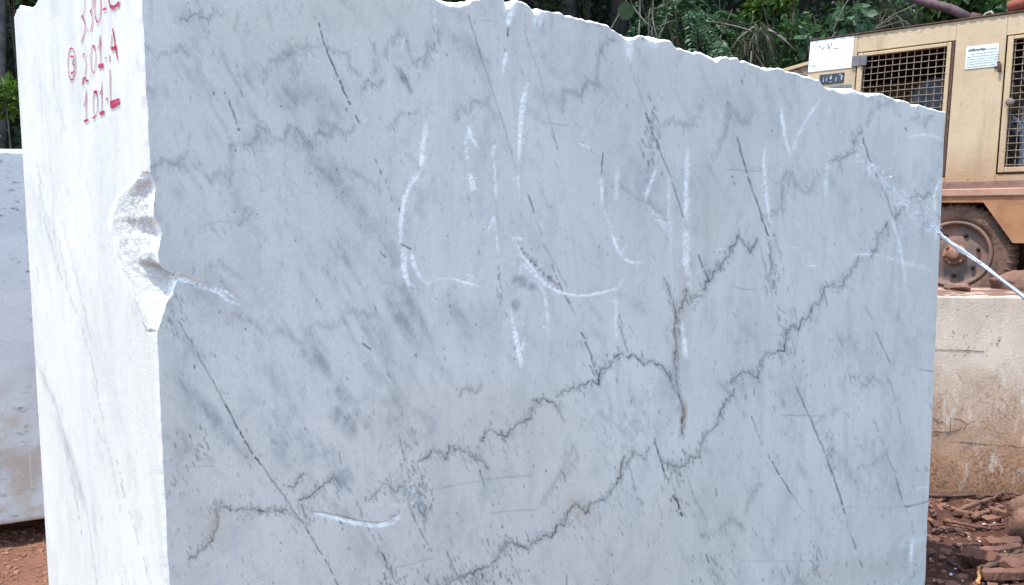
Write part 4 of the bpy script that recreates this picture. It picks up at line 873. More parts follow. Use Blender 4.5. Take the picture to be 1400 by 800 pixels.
ln = MB(); ln.tube([(.262, -.012, .92), (.275, -.02, .89), (.272, -.018, .84)], .012, 8); ln.box((.236, -.012, .876), (.256, 0, .892), .003); ln.build('hinge', rustm, comp)
# plates and notices
wm = M('white_panel_paint', .6, .3)
wm.color(wm.mix(wm.ramp(wm.noise(8, 5, .7), .60, .72), (.56, .60, .60), (.46, .45, .40))); wm = wm.m
wp = MB(); wp.box((-1.194, -.006, 1.008), (-.822, -.0005, 1.284), .002); wpo = wp.build('white_plate', wm, comp)
dots = MB()
for x, z, w, h in [(-1.115, 1.222, .012, .010), (-1.085, 1.198, .009, .018), (-1.072, 1.218, .006, .006), (-1.048, 1.232, .017, .006), (-1.035, 1.200, .013, .020), (-1.016, 1.226, .009, .016), (-.99, 1.19, .045, .003), (-1.16, 1.06, .03, .004)]:
    dots.box((x, -.0085, z), (x + w, -.0055, z + h))
dots.build('worn_lettering', simple('worn_ink', (.07, .06, .05), (.2, .18, .15), 60, .8, bump=0), wpo)
np_ = MB(); np_.box((-1.088, -.008, .888), (-.880, -.0005, .976), .003); npo = np_.build('name_plate', simple('slate_plate', (.022, .028, .034), (.045, .05, .056), 20, .45), comp)
gl = MB()
for x, z, w, h in [(-1.055, .905, .008, .045), (-1.028, .91, .007, .04), (-.998, .925, .018, .028), (-.992, .945, .007, .018), (-.996, .898, .014, .012), (-.95, .905, .010, .030), (-.92, .955, .012, .010), (-.905, .912, .012, .04)]:
    gl.box((x, -.0105, z), (x + w, -.0075, z + h))
gl.build('worn_lettering', simple('pale_lettering', (.34, .37, .40), (.12, .14, .16), 60, .6, bump=0), npo)
cb('grey_plate', simple('grey_plate', (.10, .11, .11), (.15, .155, .15), 20, .5), (-1.00, -.007, .83), (-.815, -.0005, .868), .002)
nm = M('white_notice_paper', .55, .3); nm.color(nm.mix(nm.ramp(nm.noise(20, 4, .7), .55, .75), (.50, .53, .50), (.42, .43, .37))); nm = nm.m
no = MB().box((.034, -.005, .890), (.256, -.0005, 1.070), .001).build('notice', nm, comp)
tx = MB()
x = .052
while x < .165:
    w = rng.uniform(.006, .014); tx.box((x, -.0072, 1.030 + rng.uniform(-.003, .003) + (x - .05) * .02), (x + w, -.0048, 1.044 + rng.uniform(-.006, .006) + (x - .05) * .02)); x += w + rng.uniform(.001, .004)
tx.build('worn_lettering', simple('black_print', (.05, .05, .05), (.12, .12, .11), 60, .8, bump=0), no)
tx = MB()
for i, z in enumerate((1.005, .984, .963, .944, .926, .905)):
    x = .070 if i == 0 else .046
    while x < .240:
        w = rng.uniform(.01, .03); tx.box((x, -.0068, z), (x + w, -.0048, z + rng.uniform(.002, .0045))); x += w + rng.uniform(.003, .007)
tx.box((.18, -.0068, 1.032), (.245, -.0048, 1.035))
tx.build('small_print', simple('grey_print', (.19, .20, .20), (.30, .31, .30), 60, .8, bump=0), no)
# chassis under the body
cb('rusty_sill', simple('dusty_rust_sill', (.21, .115, .085), (.15, .078, .055), 9, .85), (X0 - .01, -.004, -.052), (X1 + .01, DEP, -.001), .004)
cb('flange', ledge_m, (X0 - .02, -.035, -.118), (X1 + .02, DEP, -.053), .010)
fend = MB()
pr = [(-1.2, -.119), (1.75, -.119), (1.75, -.468), (.448, -.468), (.236, -.160), (-.10, -.158), (-.30, -.46), (-1.2, -.46)]
n = len(pr); vs = [(x, -.02, z) for x, z in pr] + [(x, .012, z) for x, z in pr]
fend.add(vs, [tuple(range(n)), tuple(range(2 * n - 1, n - 1, -1))] + [(i, (i + 1) % n, n + (i + 1) % n, n + i) for i in range(n)])
fend.build('wheel_arch_panel', orange, comp)
arch = MB(); lip = [(.448, -.468), (.236, -.160), (-.10, -.158), (-.30, -.46)]
for (xa, za), (xb, zb) in zip(lip[:-1], lip[1:]):
    arch.add([(xa, .013, za), (xb, .013, zb), (xb, .36, zb), (xa, .36, za), (xa, .013, za + .006), (xb, .013, zb + .006), (xb, .36, zb + .006), (xa, .36, za + .006)], [(0, 1, 2, 3), (7, 6, 5, 4), (0, 4, 5, 1), (2, 6, 7, 3), (1, 5, 6, 2), (3, 7, 4, 0)])
arch.build('arch_lining', rustm, comp)
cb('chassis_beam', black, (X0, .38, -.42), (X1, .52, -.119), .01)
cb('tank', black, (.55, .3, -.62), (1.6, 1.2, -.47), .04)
# guard sticking out at the far end
gd = MB(); gd.add([(-1.50, .0, 1.058), (-1.198, .0, 1.112), (-1.198, .3, 1.112), (-1.50, .3, 1.058), (-1.50, .0, 1.028), (-1.198, .0, 1.082), (-1.198, .3, 1.082), (-1.50, .3, 1.028)], [(0, 1, 2, 3), (7, 6, 5, 4), (0, 4, 5, 1), (1, 5, 6, 2), (2, 6, 7, 3), (3, 7, 4, 0)])
gdo = gd.build('end_guard_rail', cream2, comp)
gg = MB(); gg.add([(-1.49, .02, .5), (-1.199, .02, .5), (-1.199, .02, 1.080), (-1.49, .02, 1.028), (-1.49, .04, .5), (-1.199, .04, .5), (-1.199, .04, 1.080), (-1.49, .04, 1.028)], [(0, 1, 2, 3), (7, 6, 5, 4), (0, 4, 5, 1), (1, 5, 6, 2), (2, 6, 7, 3), (3, 7, 4, 0)])
m = M('dark_honeycomb_guard', .7); vv = m.voro(55); m.color(m.mix(m.ramp(vv.outputs['Distance'], .25, .5), (.03, .02, .016), (.22, .15, .11)))
gg.build('end_guard', m.m, comp)
# wheel
WX, WZ, R_ = 0.055, -0.555, .405
def wheel(wx, wz, y0, root):
    ty = MB(); w = .25
    prof = [(.262, .03), (.270, .012), (.300, .0), (.345, .004), (.375, .018), (.392, .04), (.402, .07), (.405, .125), (.402, .18), (.392, .21), (.375, .232), (.345, .246), (.300, .25), (.262, .22), (.262, .03)]
    ty.lathe(prof, 64, (wx, y0, wz))
    for k in range(44):
        a = 2 * pi * k / 44
        for s_ in (0, 1):
            a2 = a + s_ * pi / 44; ca, sa = cos(a2), sin(a2); ta, tb = -sa, ca
            yy = [(.016, .368), (.045, .402), (.115, .413)] if s_ == 0 else [(.234, .368), (.205, .402), (.135, .413)]
            hw = .011; pv = []
            for dy, r in yy:
                for sgn in (-1, 1):
                    for rr_ in (r - .012, r + .007): pv.append((wx + ca * rr_ + ta * hw * sgn, y0 + dy - (.004 if dy < .02 else 0), wz + sa * rr_ + tb * hw * sgn))
            fs = []
            for i in (0, 4): fs += [(i + 1, i + 3, i + 7, i + 5), (i, i + 1, i + 5, i + 4), (i + 3, i + 2, i + 6, i + 7)]
            fs += [(0, 2, 3, 1), (8, 9, 11, 10)]
            ty.add(pv, fs)
    tm_ = M('dusty_tyre_rubber', .9, .15); c = tm_.mix(tm_.ramp(tm_.noise(7, 6, .7), .34, .66), (.075, .046, .034), (.21, .112, .070)); c = tm_.mix(tm_.ramp(tm_.noise(60, 4, .7), .62, .72, 0, .5), c, (.34, .24, .18)); tm_.color(c); tm_.bump(tm_.noise(50, 5), .004)
    wh = ty.build('tyre', tm_.m, root, True)
    rm = MB(); rm.lathe([(.262, .035), (.264, .012), (.250, .002), (.238, .006), (.232, .03), (.226, .045), (.205, .055), (.17, .050), (.125, .038), (.10, .034), (.06, .034), (.0, .034), (.0, .10), (.2, .10), (.262, .12)], 64, (wx, y0, wz))
    rmm = simple('grey_steel_rim', (.085, .070, .058), (.19, .10, .064), 5, .7, .3, lo=.36, hi=.62); rim = rm.build('rim', rmm, root, True)
    for k in range(7):
        hs = MB()
        a = 2 * pi * k / 7 + .25; cx_, cz_ = wx + .165 * cos(a), wz + .165 * sin(a)
        hs.tube([(cx_ - .016 * sin(a), y0 + .036, cz_ + .016 * cos(a)), (cx_, y0 + .034, cz_), (cx_ + .016 * sin(a), y0 + .036, cz_ - .016 * cos(a))], [.010, .017, .008], 8)
        hs.build('hand_hole', black, rim)
    hb = MB(); hb.lathe([(.0, -.035), (.038, -.035), (.046, -.028), (.046, .0), (.072, .004), (.086, .02), (.086, .034)], 28, (wx, y0, wz))
    hub = hb.build('hub', simple('rusty_hub', (.27, .135, .08), (.16, .075, .045), 24, .8), root, True)
    for k in range(6):
        a = 2 * pi * k / 6 + .2; nb = MB(); nb.lathe([(0, -.022), (.011, -.022), (.013, -.018), (.013, .012)], 6, (wx + .072 * cos(a), y0 + .01, wz + .072 * sin(a))); nb.build('wheel_nut', hub.data.materials[0], hub)
wr = empty('wheel'); wr.parent = comp
wheel(WX, WZ, .03, wr)
ax = MB(); ax.lathe([(.0, .15), (.05, .15), (.05, 1.2), (0, 1.2)], 16, (WX, 0, WZ)); ax.build('axle', black, comp)
wr2 = empty('wheel'); wr2.parent = comp
for ch_ in list(wr.children):
    c_ = ch_.copy(); COL.objects.link(c_); c_.parent = wr2
    for g_ in ch_.children:
        d_ = g_.copy(); COL.objects.link(d_); d_.parent = c_
wr2.location = (0, .95, 0)
def mpt(x, y, z): return Vector((3.44165872, 6.35035366, 1.94092225)) + mA * x + mN * y + mB * z
# pipes lying on the roof
bk = MB(); bk.tube([mpt(.115, .06, 1.304), mpt(.14, .05, 1.335), mpt(.175, .05, 1.345), mpt(.20, .06, 1.306)], .010, 8); bko = bk.build('lifting_eye', simple('worn_pale_steel', (.40, .33, .27), (.20, .12, .09), 30, .6), None, True)
tag(bko, 'small worn steel lifting eye on the compressor roof beside the pipe end', 'lifting eye')
pm = simple('purple_brown_pipe', (.10, .06, .065), (.06, .035, .034), 18, .7, bump=.004)
pp = MB(); pp.tube([mpt(.03, .10, 1.33), mpt(-.12, .12, 1.44), mpt(-.34, .14, 1.545), mpt(-.75, .16, 1.78)], [.034, .036, .036, .036], 14)
pipe = pp.build('metal_pipe', pm, None, True)
fl = MB(); fl.tube([mpt(.10, .10, 1.318), mpt(.03, .10, 1.335)], [.036, .045], 12); fl.build('pipe_end', rustm, pipe, True)
tag(pipe, 'dark purple-brown pipe slanting up from the compressor roof', 'pipe')
pp = MB(); pp.tube([mpt(.285, .06, 1.362), mpt(.55, .06, 1.405), mpt(1.3, .06, 1.52)], .046, 16); p2 = pp.build('metal_pipe', simple('red_rust_pipe', (.30, .085, .05), (.17, .055, .035), 14, .75), None, True)
for x_, zt_ in ((.42, 1.345), (1.15, 1.455)):
    so_ = MB().box((x_, .03, 1.299), (x_ + .04, .11, zt_), .003).build('pipe_saddle', rustm, p2); so_.matrix_world = comp.matrix_world.copy()
tag(p2, 'red rusty pipe lying along the compressor roof at the right edge', 'pipe')

# =================================================================== VEGETATION
def leaf_mat(name, c1, c2, c3, trans=0.35):
    m = M(name, 0.5, 0.35)
    r = m.attr('tint')
    c = m.mix(m.ramp(r, 0.0, 0.55), c1, c2); c = m.mix(m.ramp(r, 0.72, 1.0), c, c3)
    c = m.mix(m.math('MULTIPLY', m.ramp(m.noise(9, 3), .4, .7), .35), c, tuple(.5 * k for k in c1))
    m.color(c)
    tr = m.n.new('ShaderNodeBsdfTranslucent'); m.l.new(c, tr.inputs['Color'])
    mx = m.n.new('ShaderNodeMixShader'); mx.inputs[0].default_value = trans
    out = m.n['Material Output']; m.l.new(m.b.outputs[0], mx.inputs[1]); m.l.new(tr.outputs[0], mx.inputs[2]); m.l.new(mx.outputs[0], out.inputs['Surface'])
    return m.m
LEAF = {
 'lance': (np.array([(0, 0, 0), (.22, .38, .06), (0, .4, 0), (-.22, .38, .06), (0, 1, -.10)]), [(0, 1, 2), (0, 2, 3), (2, 1, 4), (3, 2, 4)]),
 'oval': (np.array([(0, 0, 0), (.30, .25, .05), (.34, .6, .05), (0, .5, 0), (-.34, .6, .05), (-.30, .25, .05), (0, 1, -.06)]), [(0, 1, 3), (1, 2, 3), (2, 6, 3), (6, 4, 3), (4, 5, 3), (5, 0, 3)]),
 'round': (np.array([(0, .02, 0)] + [(.5 * sin(2 * pi * k / 9), .48 - .5 * cos(2 * pi * k / 9) * .95, .04 * cos(4 * pi * k / 9)) for k in range(1, 9)] + [(0, .45, -.05)]), [(9, k, k + 1) for k in range(0, 8)] + [(9, 8, 0)]),
 'blade': (np.array([(-.02, 0, 0), (.02, 0, 0), (.025, .5, .05), (-.025, .5, .05), (0, 1, -.12)]), [(0, 1, 2), (0, 2, 3), (3, 2, 4)]),
}
def leaves(name, kind, pos, axis, size, mat, parent=None, tint=None, flat=0.4):
    """one foliage mesh: every leaf a small folded blade at pos, pointing along axis"""
    T, Fc = LEAF[kind]; n = len(pos); pos = np.asarray(pos, float)
    ax = np.asarray(axis, float); ax = ax / (np.linalg.norm(ax, axis=1)[:, None] + 1e-9)
    up = np.array([0, 0, 1.]) * flat + rng.normal(0, 1, (n, 3)) * (1 - flat)
    sd = np.cross(ax, up); sd /= (np.linalg.norm(sd, axis=1)[:, None] + 1e-9); nr = np.cross(sd, ax)
    sz = np.broadcast_to(size, (n,)) * rng.uniform(.65, 1.35, n)
    V = pos[:, None] + sz[:, None, None] * (T[None, :, :1] * sd[:, None] + T[None, :, 1:2] * ax[:, None] + T[None, :, 2:] * nr[:, None])
    k = len(T); tr = (np.array(Fc)[None] + (np.arange(n) * k)[:, None, None]).reshape(-1, 3)
    tint = rng.random(n) if tint is None else tint
    return mesh_np(name, V.reshape(-1, 3), np.zeros((0, 4), int), mat, parent, True, {'tint': np.repeat(tint, k)}, tr)

bark = simple('grey_bark', (.045, .040, .034), (.022, .020, .017), 9, .9, bump=.008)
bark2 = simple('pale_bark', (.11, .10, .09), (.05, .046, .04), 9, .9, bump=.006)
twig_m = simple('dry_twig', (.11, .092, .068), (.06, .05, .037), 12, .85, bump=0)
G = {
 'dark': leaf_mat('dark_leaf', (.014, .034, .010), (.026, .062, .018), (.055, .105, .032)),
 'mid': leaf_mat('mid_leaf', (.028, .068, .018), (.050, .110, .030), (.10, .165, .055)),
 'grey': leaf_mat('greyish_leaf', (.042, .088, .040), (.075, .140, .066), (.13, .20, .11)),
 'lime': leaf_mat('lime_leaf', (.050, .110, .008), (.085, .16, .014), (.13, .20, .03)),
 'dry': leaf_mat('dry_frond', (.040, .048, .020), (.062, .064, .031), (.10, .094, .052)),
}
def ray_at(px, py, depth):
    d = _F + _R * (px - 700) / FPX - _U * (py - 400) / FPX
    return np.array([0, 0, EYE]) + d * depth
def plant(name, base, h, mat, kind, n, size, label, cat, spread=.6, stems=4, low=.25, group=None, bm=None, lean=(0, 0), droop=.2, pin=False, stem_r=.018, clumps=14):
    """shrub or sapling: stems from the ground, leaves in clumps along the upper stems"""
    root = empty(name, tuple(base)); tag(root, label, cat, group)
    w = MB(); C = []
    for s_ in range(stems):
        a = rng.uniform(0, 2 * pi); r = spread * rng.uniform(.3, 1)
        tip = np.array([cos(a) * r + lean[0], sin(a) * r + lean[1], h * rng.uniform(.8, 1.05)])
        b0 = np.array([cos(a) * .05, sin(a) * .05, -.15]); mid = (b0 + tip) / 2 + np.array([rng.normal(0, .1), rng.normal(0, .1), h * .1])
        P = [(1 - t) ** 2 * b0 + 2 * t * (1 - t) * mid + t * t * tip for t in np.linspace(0, 1, 9)]
        w.tube(P, list(np.linspace(stem_r, stem_r * .25, 9)), 6)
        for k in range(max(2, clumps // stems)):
            t = rng.uniform(low, 1.0); p = (1 - t) ** 2 * b0 + 2 * t * (1 - t) * mid + t * t * tip
            o = rng.normal(0, 1, 3) * np.array([1, 1, .6]); o = o / np.linalg.norm(o) * spread * rng.uniform(.15, .6)
            q = p + o; w.tube([p, (p + q) / 2 + [0, 0, .04], q], [stem_r * .4, stem_r * .3, stem_r * .15], 5); C.append((p, q))
    w.build('stem', bm or twig_m, root, True)
    per = max(1, n // len(C)); pos = []; ax = []; ti = []
    for p, q in C:
        tt = rng.uniform(0, 1); d = (q - p) / (np.linalg.norm(q - p) + 1e-9)
        if pin:                                     # feathery compound leaves
            for f_ in range(max(1, per // 22)):
                dr = d + rng.normal(0, .7, 3); dr[2] = dr[2] * .5 - droop; dr /= np.linalg.norm(dr); L_ = rng.uniform(.3, .5)
                sdv = np.cross(dr, [0, 0, 1.]); sdv /= np.linalg.norm(sdv) + 1e-9
                for j in range(11):
                    for sg in (-1, 1):
                        t = (j + 1) / 12; pos.append(q + dr * L_ * t + np.array([0, 0, -droop * L_ * t * t])); ax.append(sdv * sg + dr * .5 + [0, 0, -.25]); ti.append(np.clip(tt * .6 + rng.random() * .4, 0, 1))
        else:
            cl = rng.normal(0, spread * .20, (per, 3)) * np.array([1, 1, .75]); pp_ = q + cl
            pos += list(pp_); a_ = cl / (np.linalg.norm(cl, axis=1)[:, None] + 1e-9) + rng.normal(0, .6, (per, 3)); a_[:, 2] -= droop; ax += list(a_); ti += list(np.clip(tt * .55 + rng.random(per) * .5, 0, 1))
    leaves('foliage', kind, np.array(pos), np.array(ax), size, mat, root, np.array(ti), flat=.45)
    return root
def tree(base, h, r, label, crown_r=1.6, n=5200, mat='dark', bm=bark, crown0=.4, group='forest trees behind the quarry', kind='lance', size=.13, lean=(0, 0)):
    root = empty('forest_tree', tuple(base)); tag(root, label, 'tree', group)
    w = MB(); P = [np.array([lean[0] * t + .12 * sin(t * 5 + base[0]), lean[1] * t + .1 * cos(t * 4 + base[1]), -.3 + (h + .3) * t]) for t in np.linspace(0, 1, 14)]
    w.tube(P, [r * (1.25 - t * 1.05) if t > .08 else r * 1.5 for t in np.linspace(0, 1, 14)], 10)
    C = []
    for k in range(16):
        t = crown0 + (1 - crown0) * rng.random() ** .8; i = min(12, int(t * 13)); p = P[i]
        a = rng.uniform(0, 2 * pi); L_ = crown_r * rng.uniform(.45, 1) * (1.15 - .6 * (t - crown0) / (1 - crown0))
        q = p + np.array([cos(a) * L_, sin(a) * L_, L_ * rng.uniform(0, .6)]); mid = (p + q) / 2 + [0, 0, -.1 * L_]
        w.tube([p, mid, q], [r * .35, r * .22, r * .08], 6); C += [(q, .55), (mid, .42)]
        for _ in range(2):
            e = q + rng.normal(0, .4, 3); w.tube([mid, (mid + e) / 2, e], [r * .15, r * .1, r * .04], 5); C.append((e, .42))
    w.build('trunk', bm, root, True)
    per = n // len(C); pos = []; ax = []; ti = []
    for c_, rr_ in C:
        tt = rng.random(); cl = rng.normal(0, rr_ * .55, (per, 3)); pos += list(c_ + cl); a_ = cl / (np.linalg.norm(cl, axis=1)[:, None] + 1e-9) + rng.normal(0, .7, (per, 3)); a_[:, 2] -= .35
        ax += list(a_); ti += list(np.clip(tt * .6 + .45 * rng.random(per), 0, 1))
    leaves('crown', kind, np.array(pos), np.array(ax), size, G[mat], root, np.array(ti), flat=.5)
    return root
def gz(x, y): return float(terrain(np.array([x]), np.array([y]))[0])
def at(px, depth, dz=0):
    p = ray_at(px, 299, depth); return (p[0], p[1], gz(p[0], p[1]) + dz)

# trees: dark trunks on the slope whose crowns close over the picture
for k, (px, dep, h, r, cr, mat, c0, bm_, lab) in enumerate([
    (6, 10.2, 8.5, .055, 1.7, 'dark', .50, bark2, 'slim pale-barked tree at the left edge between the stone block and the picture edge'),
    (-70, 11.5, 8.5, .16, 2.0, 'dark', .35, bark, 'dark tree beyond the left edge of the picture'),
    (120, 12.2, 8.0, .15, 2.0, 'dark', .30, bark, 'dark tree hidden behind the bright end of the huge block'),
    (330, 12.6, 8.5, .17, 2.2, 'dark', .25, bark, 'broad dark tree hidden behind the left half of the huge block'),
    (560, 12.4, 8.0, .15, 2.0, 'dark', .25, bark, 'dark tree hidden behind the middle of the huge block'),
    (700, 12.6, 8.5, .12, 2.1, 'dark', .30, bark, 'thin dark trunk in the deep shade above the middle of the huge block'),
    (768, 13.0, 8.5, .10, 2.1, 'dark', .28, bark, 'thin dark trunk left of the round green leaves'),
    (838, 13.2, 8.0, .11, 2.0, 'dark', .28, bark, 'thin dark trunk just behind the round green leaves'),
    (925, 14.0, 8.0, .14, 2.1, 'dark', .20, bark, 'dark tree behind the feathery shrub'),
    (1040, 14.2, 8.5, .15, 2.2, 'mid', .18, bark, 'leafy tree behind the lime-green bush'),
    (1150, 14.4, 8.5, .16, 2.2, 'dark', .15, bark, 'dark tree behind the white plate of the compressor'),
    (1262, 14.2, 8.0, .15, 2.1, 'mid', .15, bark, 'leafy tree behind the purple-brown pipe'),
    (1370, 14.0, 8.5, .16, 2.2, 'dark', .15, bark, 'dark tree behind the right end of the compressor roof'),
    (1500, 13.0, 8.5, .16, 2.2, 'dark', .2, bark, 'dark tree beyond the right edge of the picture')]):
    tree(at(px, dep), h, r, lab, cr, 5200, mat, bm_, c0)

# undergrowth that nobody could count
n = 34000
ux = rng.uniform(-9.5, 12, n); uy = rng.uniform(9.4, 17.5, n); uz = terrain(ux, uy) + rng.random(n) ** 2 * .9 - .02
uo = leaves('undergrowth', 'oval', np.stack([ux, uy, uz], -1), np.stack([rng.normal(0, 1, n), rng.normal(-.4, 1, n), rng.normal(-.1, .7, n)], -1), .10, G['dark'], None, np.clip(vnoise(ux * 1.1, uy * 1.1) * .8 + rng.random(n) * .25, 0, 1), .4)
tag(uo, 'low dark undergrowth covering the wooded slope', 'undergrowth', kind='stuff')

SH = 'shrubs on the wooded slope'
plant('shrub', at(948, 11.2), 2.3, G['grey'], 'lance', 2600, .085, 'feathery greyish-green shrub hanging above the crest of the huge block', 'shrub', .55, 5, .45, SH, pin=True, droop=.55, clumps=24)
plant('shrub', at(985, 11.6), 2.0, G['mid'], 'lance', 1800, .085, 'smaller feathery green shrub right of the greyish one', 'shrub', .5, 4, .3, SH, pin=True, droop=.7, clumps=18)
plant('shrub', at(1036, 12.2), 2.6, G['lime'], 'lance', 1500, .12, 'bright lime-green bush at the top, left of the compressor', 'shrub', .40, 4, .5, SH, droop=.4)
plant('shrub', at(1062, 11.8), 2.0, G['mid'], 'lance', 2400, .085, 'mid green bush between the lime-green bush and the compressor', 'shrub', .55, 5, .2, SH)
plant('shrub', at(1122, 11.0), 2.1, G['grey'], 'oval', 900, .14, 'shrub with broad oval leaves right above the white plate', 'shrub', .50, 5, .35, SH, droop=.5)
plant('shrub', at(1085, 10.6), 1.6, G['dark'], 'oval', 2000, .08, 'dark small-leaved shrub left of the white plate', 'shrub', .55, 6, .1, SH)
plant('shrub', at(1178, 11.4), 2.5, G['mid'], 'oval', 1700, .10, 'leafy green shrub above the left mesh door', 'shrub', .55, 5, .3, SH)
plant('shrub', at(1232, 11.8), 2.5, G['grey'], 'lance', 1900, .06, 'twiggy grey-green shrub left of the purple-brown pipe', 'shrub', .60, 9, .25, SH)
plant('shrub', at(1292, 11.4), 2.6, G['mid'], 'oval', 900, .14, 'shrub with yellowish broad leaves behind the purple-brown pipe', 'shrub', .45, 4, .5, SH, droop=.4)
plant('shrub', at(1352, 11.6), 2.6, G['dark'], 'oval', 2000, .09, 'dark leafy shrub between the two pipes', 'shrub', .60, 6, .3, SH)
plant('shrub', at(1425, 11.2), 2.6, G['mid'], 'oval', 1600, .10, 'green shrub beyond the right end of the roof', 'shrub', .55, 5, .2, SH)
plant('shrub', at(918, 12.2), 2.2, G['dark'], 'lance', 2200, .10, 'dark drooping shrub behind the vines', 'shrub', .60, 6, .2, SH, droop=.6)
plant('shrub', at(1005, 10.8), 1.5, G['dark'], 'oval', 2200, .08, 'low dark shrub at the crest of the huge block', 'shrub', .55, 6, .1, SH)
plant('shrub', at(800, 13.6), 2.2, G['dark'], 'lance', 1500, .09, 'sparse dark shrub in the deep shade left of the vines', 'shrub', .8, 6, .2, SH)
plant('shrub', at(690, 13.2), 2.4, G['dark'], 'lance', 1500, .09, 'dark shrub at the left end of the strip of forest', 'shrub', .8, 6, .2, SH)
plant('shrub', at(14, 9.2), 2.05, G['lime'], 'lance', 700, .10, 'bright green shrub in the gap at the left edge', 'shrub', .24, 3, .72, SH, lean=(-.1, 0))
plant('shrub', at(-20, 10.6), 3.0, G['dark'], 'oval', 1900, .09, 'dark shrub behind the left stone block', 'shrub', .6, 6, .2, SH)
plant('shrub', at(40, 11.0), 3.3, G['mid'], 'oval', 1900, .09, 'green shrub behind the far edge of the sunlit end', 'shrub', .6, 6, .3, SH)
plant('shrub', at(250, 11.0), 2.0, G['dark'], 'oval', 1700, .09, 'dark shrub hidden behind the left half of the huge block', 'shrub', .6, 6, .2, SH)
plant('shrub', at(480, 11.0), 2.0, G['mid'], 'oval', 1700, .09, 'green shrub hidden behind the middle of the huge block', 'shrub', .6, 6, .2, SH)
# sapling with big round leaves
rb_ = empty('climbing_plant', at(860, 10.4)); tag(rb_, 'climber with a few big round leaves in front of the dark trunks', 'climber')
loc = np.array(rb_.location)
w = MB(); w.tube([np.array((0, 0, -.1)), ray_at(868, 75, 10.4) - loc, ray_at(864, 40, 10.35) - loc, ray_at(858, 20, 10.3) - loc, ray_at(855, -40, 10.3) - loc], [.012, .01, .008, .007, .004], 6); w.build('stem', twig_m, rb_, True)
LP = [(857, 28, .19), (866, 52, .14), (853, 52, .13), (872, 44, .12), (846, -12, .16), (868, -30, .17), (860, 62, .11)]
leaves('foliage', 'round', np.array([ray_at(x, y, 10.3) - loc for x, y, s_ in LP]), np.array([(rng.normal(0, .25), -.25, 1) for _ in LP]), np.array([s_ for *_, s_ in LP]), G['grey'], rb_, np.full(len(LP), .3), flat=0.02)
# bare vines
def vine(pts, r, label, dep=10.1):
    P = [ray_at(x, y, dep + .15 * sin(i * 1.3)) for i, (x, y) in enumerate(pts)]
    b = P[-1].copy(); b[2] = gz(b[0], b[1]) - .05; P.append((P[-1] + b) / 2 + [.05, .05, 0]); P.append(b)
    P = np.array(P); t = np.linspace(0, len(P) - 1, 30); Q = np.stack([np.interp(t, np.arange(len(P)), P[:, k]) for k in range(3)], -1)
    for _ in range(2): Q[1:-1] = (Q[:-2] + 2 * Q[1:-1] + Q[2:]) / 4
    w = MB(); w.tube(list(Q), r, 6); o = w.build('bare_vine', twig2, None, True); tag(o, label, 'vine', 'bare vines hanging in front of the dark trunks')
twig2 = simple('grey_vine', (.115, .10, .082), (.06, .052, .042), 12, .85, bump=0)
vine([(874, -40), (875, 0), (875, 25), (873, 48)], .010, 'straight upright grey vine right of the round leaves')
vine([(893, -40), (893, 0), (892, 25), (895, 40), (899, 52)], .009, 'upright grey vine nearest the feathery shrub')
vine([(858, -30), (862, 5), (872, 18), (882, 30), (892, 38), (897, 50)], .009, 'vine curving down to the right across the two upright ones')
vine([(925, -5), (910, 8), (898, 12), (886, 11)], .007, 'vine arching up to the right at the top edge', 9.9)
vine([(922, 28), (908, 33), (897, 38), (890, 36)], .007, 'vine rising gently right towards the feathery shrub', 9.9)
vine([(912, -10), (912, 20), (909, 35), (900, 50)], .007, 'vine bowing out left below the arching one', 10.0)
vine([(860, -10), (850, 14), (838, 34), (830, 50)], .008, 'vine slanting down left of the round leaves', 10.2)
vine([(972, 30), (985, 32), (1005, 36), (1020, 40), (1032, 46)], .013, 'thick fallen branch sloping right under the feathery shrub', 10.4)
# dry fronds
def tuft(px, py, dep, n, L_, label, mat='dry'):
    p = ray_at(px, py, dep); base = np.array([p[0], p[1], gz(p[0], p[1])]); H = p[2] - base[2]
    root = empty('dry_grass', tuple(base)); tag(root, label, 'grass tuft', 'dry hanging grass tufts')
    w = MB(); w.tube([(0, 0, -.1), (.03, 0, H * .5), (0, 0, H)], [.02, .016, .012], 6); w.build('stem', twig_m, root, True)
    a = rng.uniform(0, 2 * pi, n); axs = np.stack([np.cos(a) * .55, np.sin(a) * .55, rng.normal(-.9, .5, n)], -1)
    leaves('foliage', 'blade', np.array([0, 0, H]) + rng.normal(0, .07, (n, 3)), axs, L_, G[mat], root, flat=.2)
tuft(1038, 44, 10.3, 130, .42, 'pale dry grass hanging left of the compressor above the stone crest')
tuft(1022, 62, 10.2, 70, .32, 'small dry tuft just left of the larger one')
tuft(1215, 22, 10.9, 120, .38, 'dry greyish tuft above the left mesh door', 'dry')
# sticks over the compressor
for i, (a, b, r, lab) in enumerate([((1180, 50), (1262, 2), .008, 'dry stick rising right above the left mesh door'), ((1160, 62), (1235, 28), .007, 'lower dry stick rising right above the left mesh door'), ((1195, 40), (1250, 18), .006, 'short dry stick between the two longer ones'), ((1140, 40), (1165, -8), .007, 'thin stick rising right above the white plate'), ((1132, 62), (1148, 42), .009, 'short pale stick touching the left end of the roof')]):
    p, q = ray_at(*a, 10.3), ray_at(*b, 10.5); g_ = p.copy(); g_[2] = gz(p[0], p[1]); w = MB(); w.tube([g_, (g_ + p) / 2 + [.1, .1, .1], p, (p + q) / 2 + [0, 0, .05], q], r, 6); o = w.build('dry_stick', twig2, None, True); tag(o, lab, 'stick', 'dry sticks in front of the shrubs')

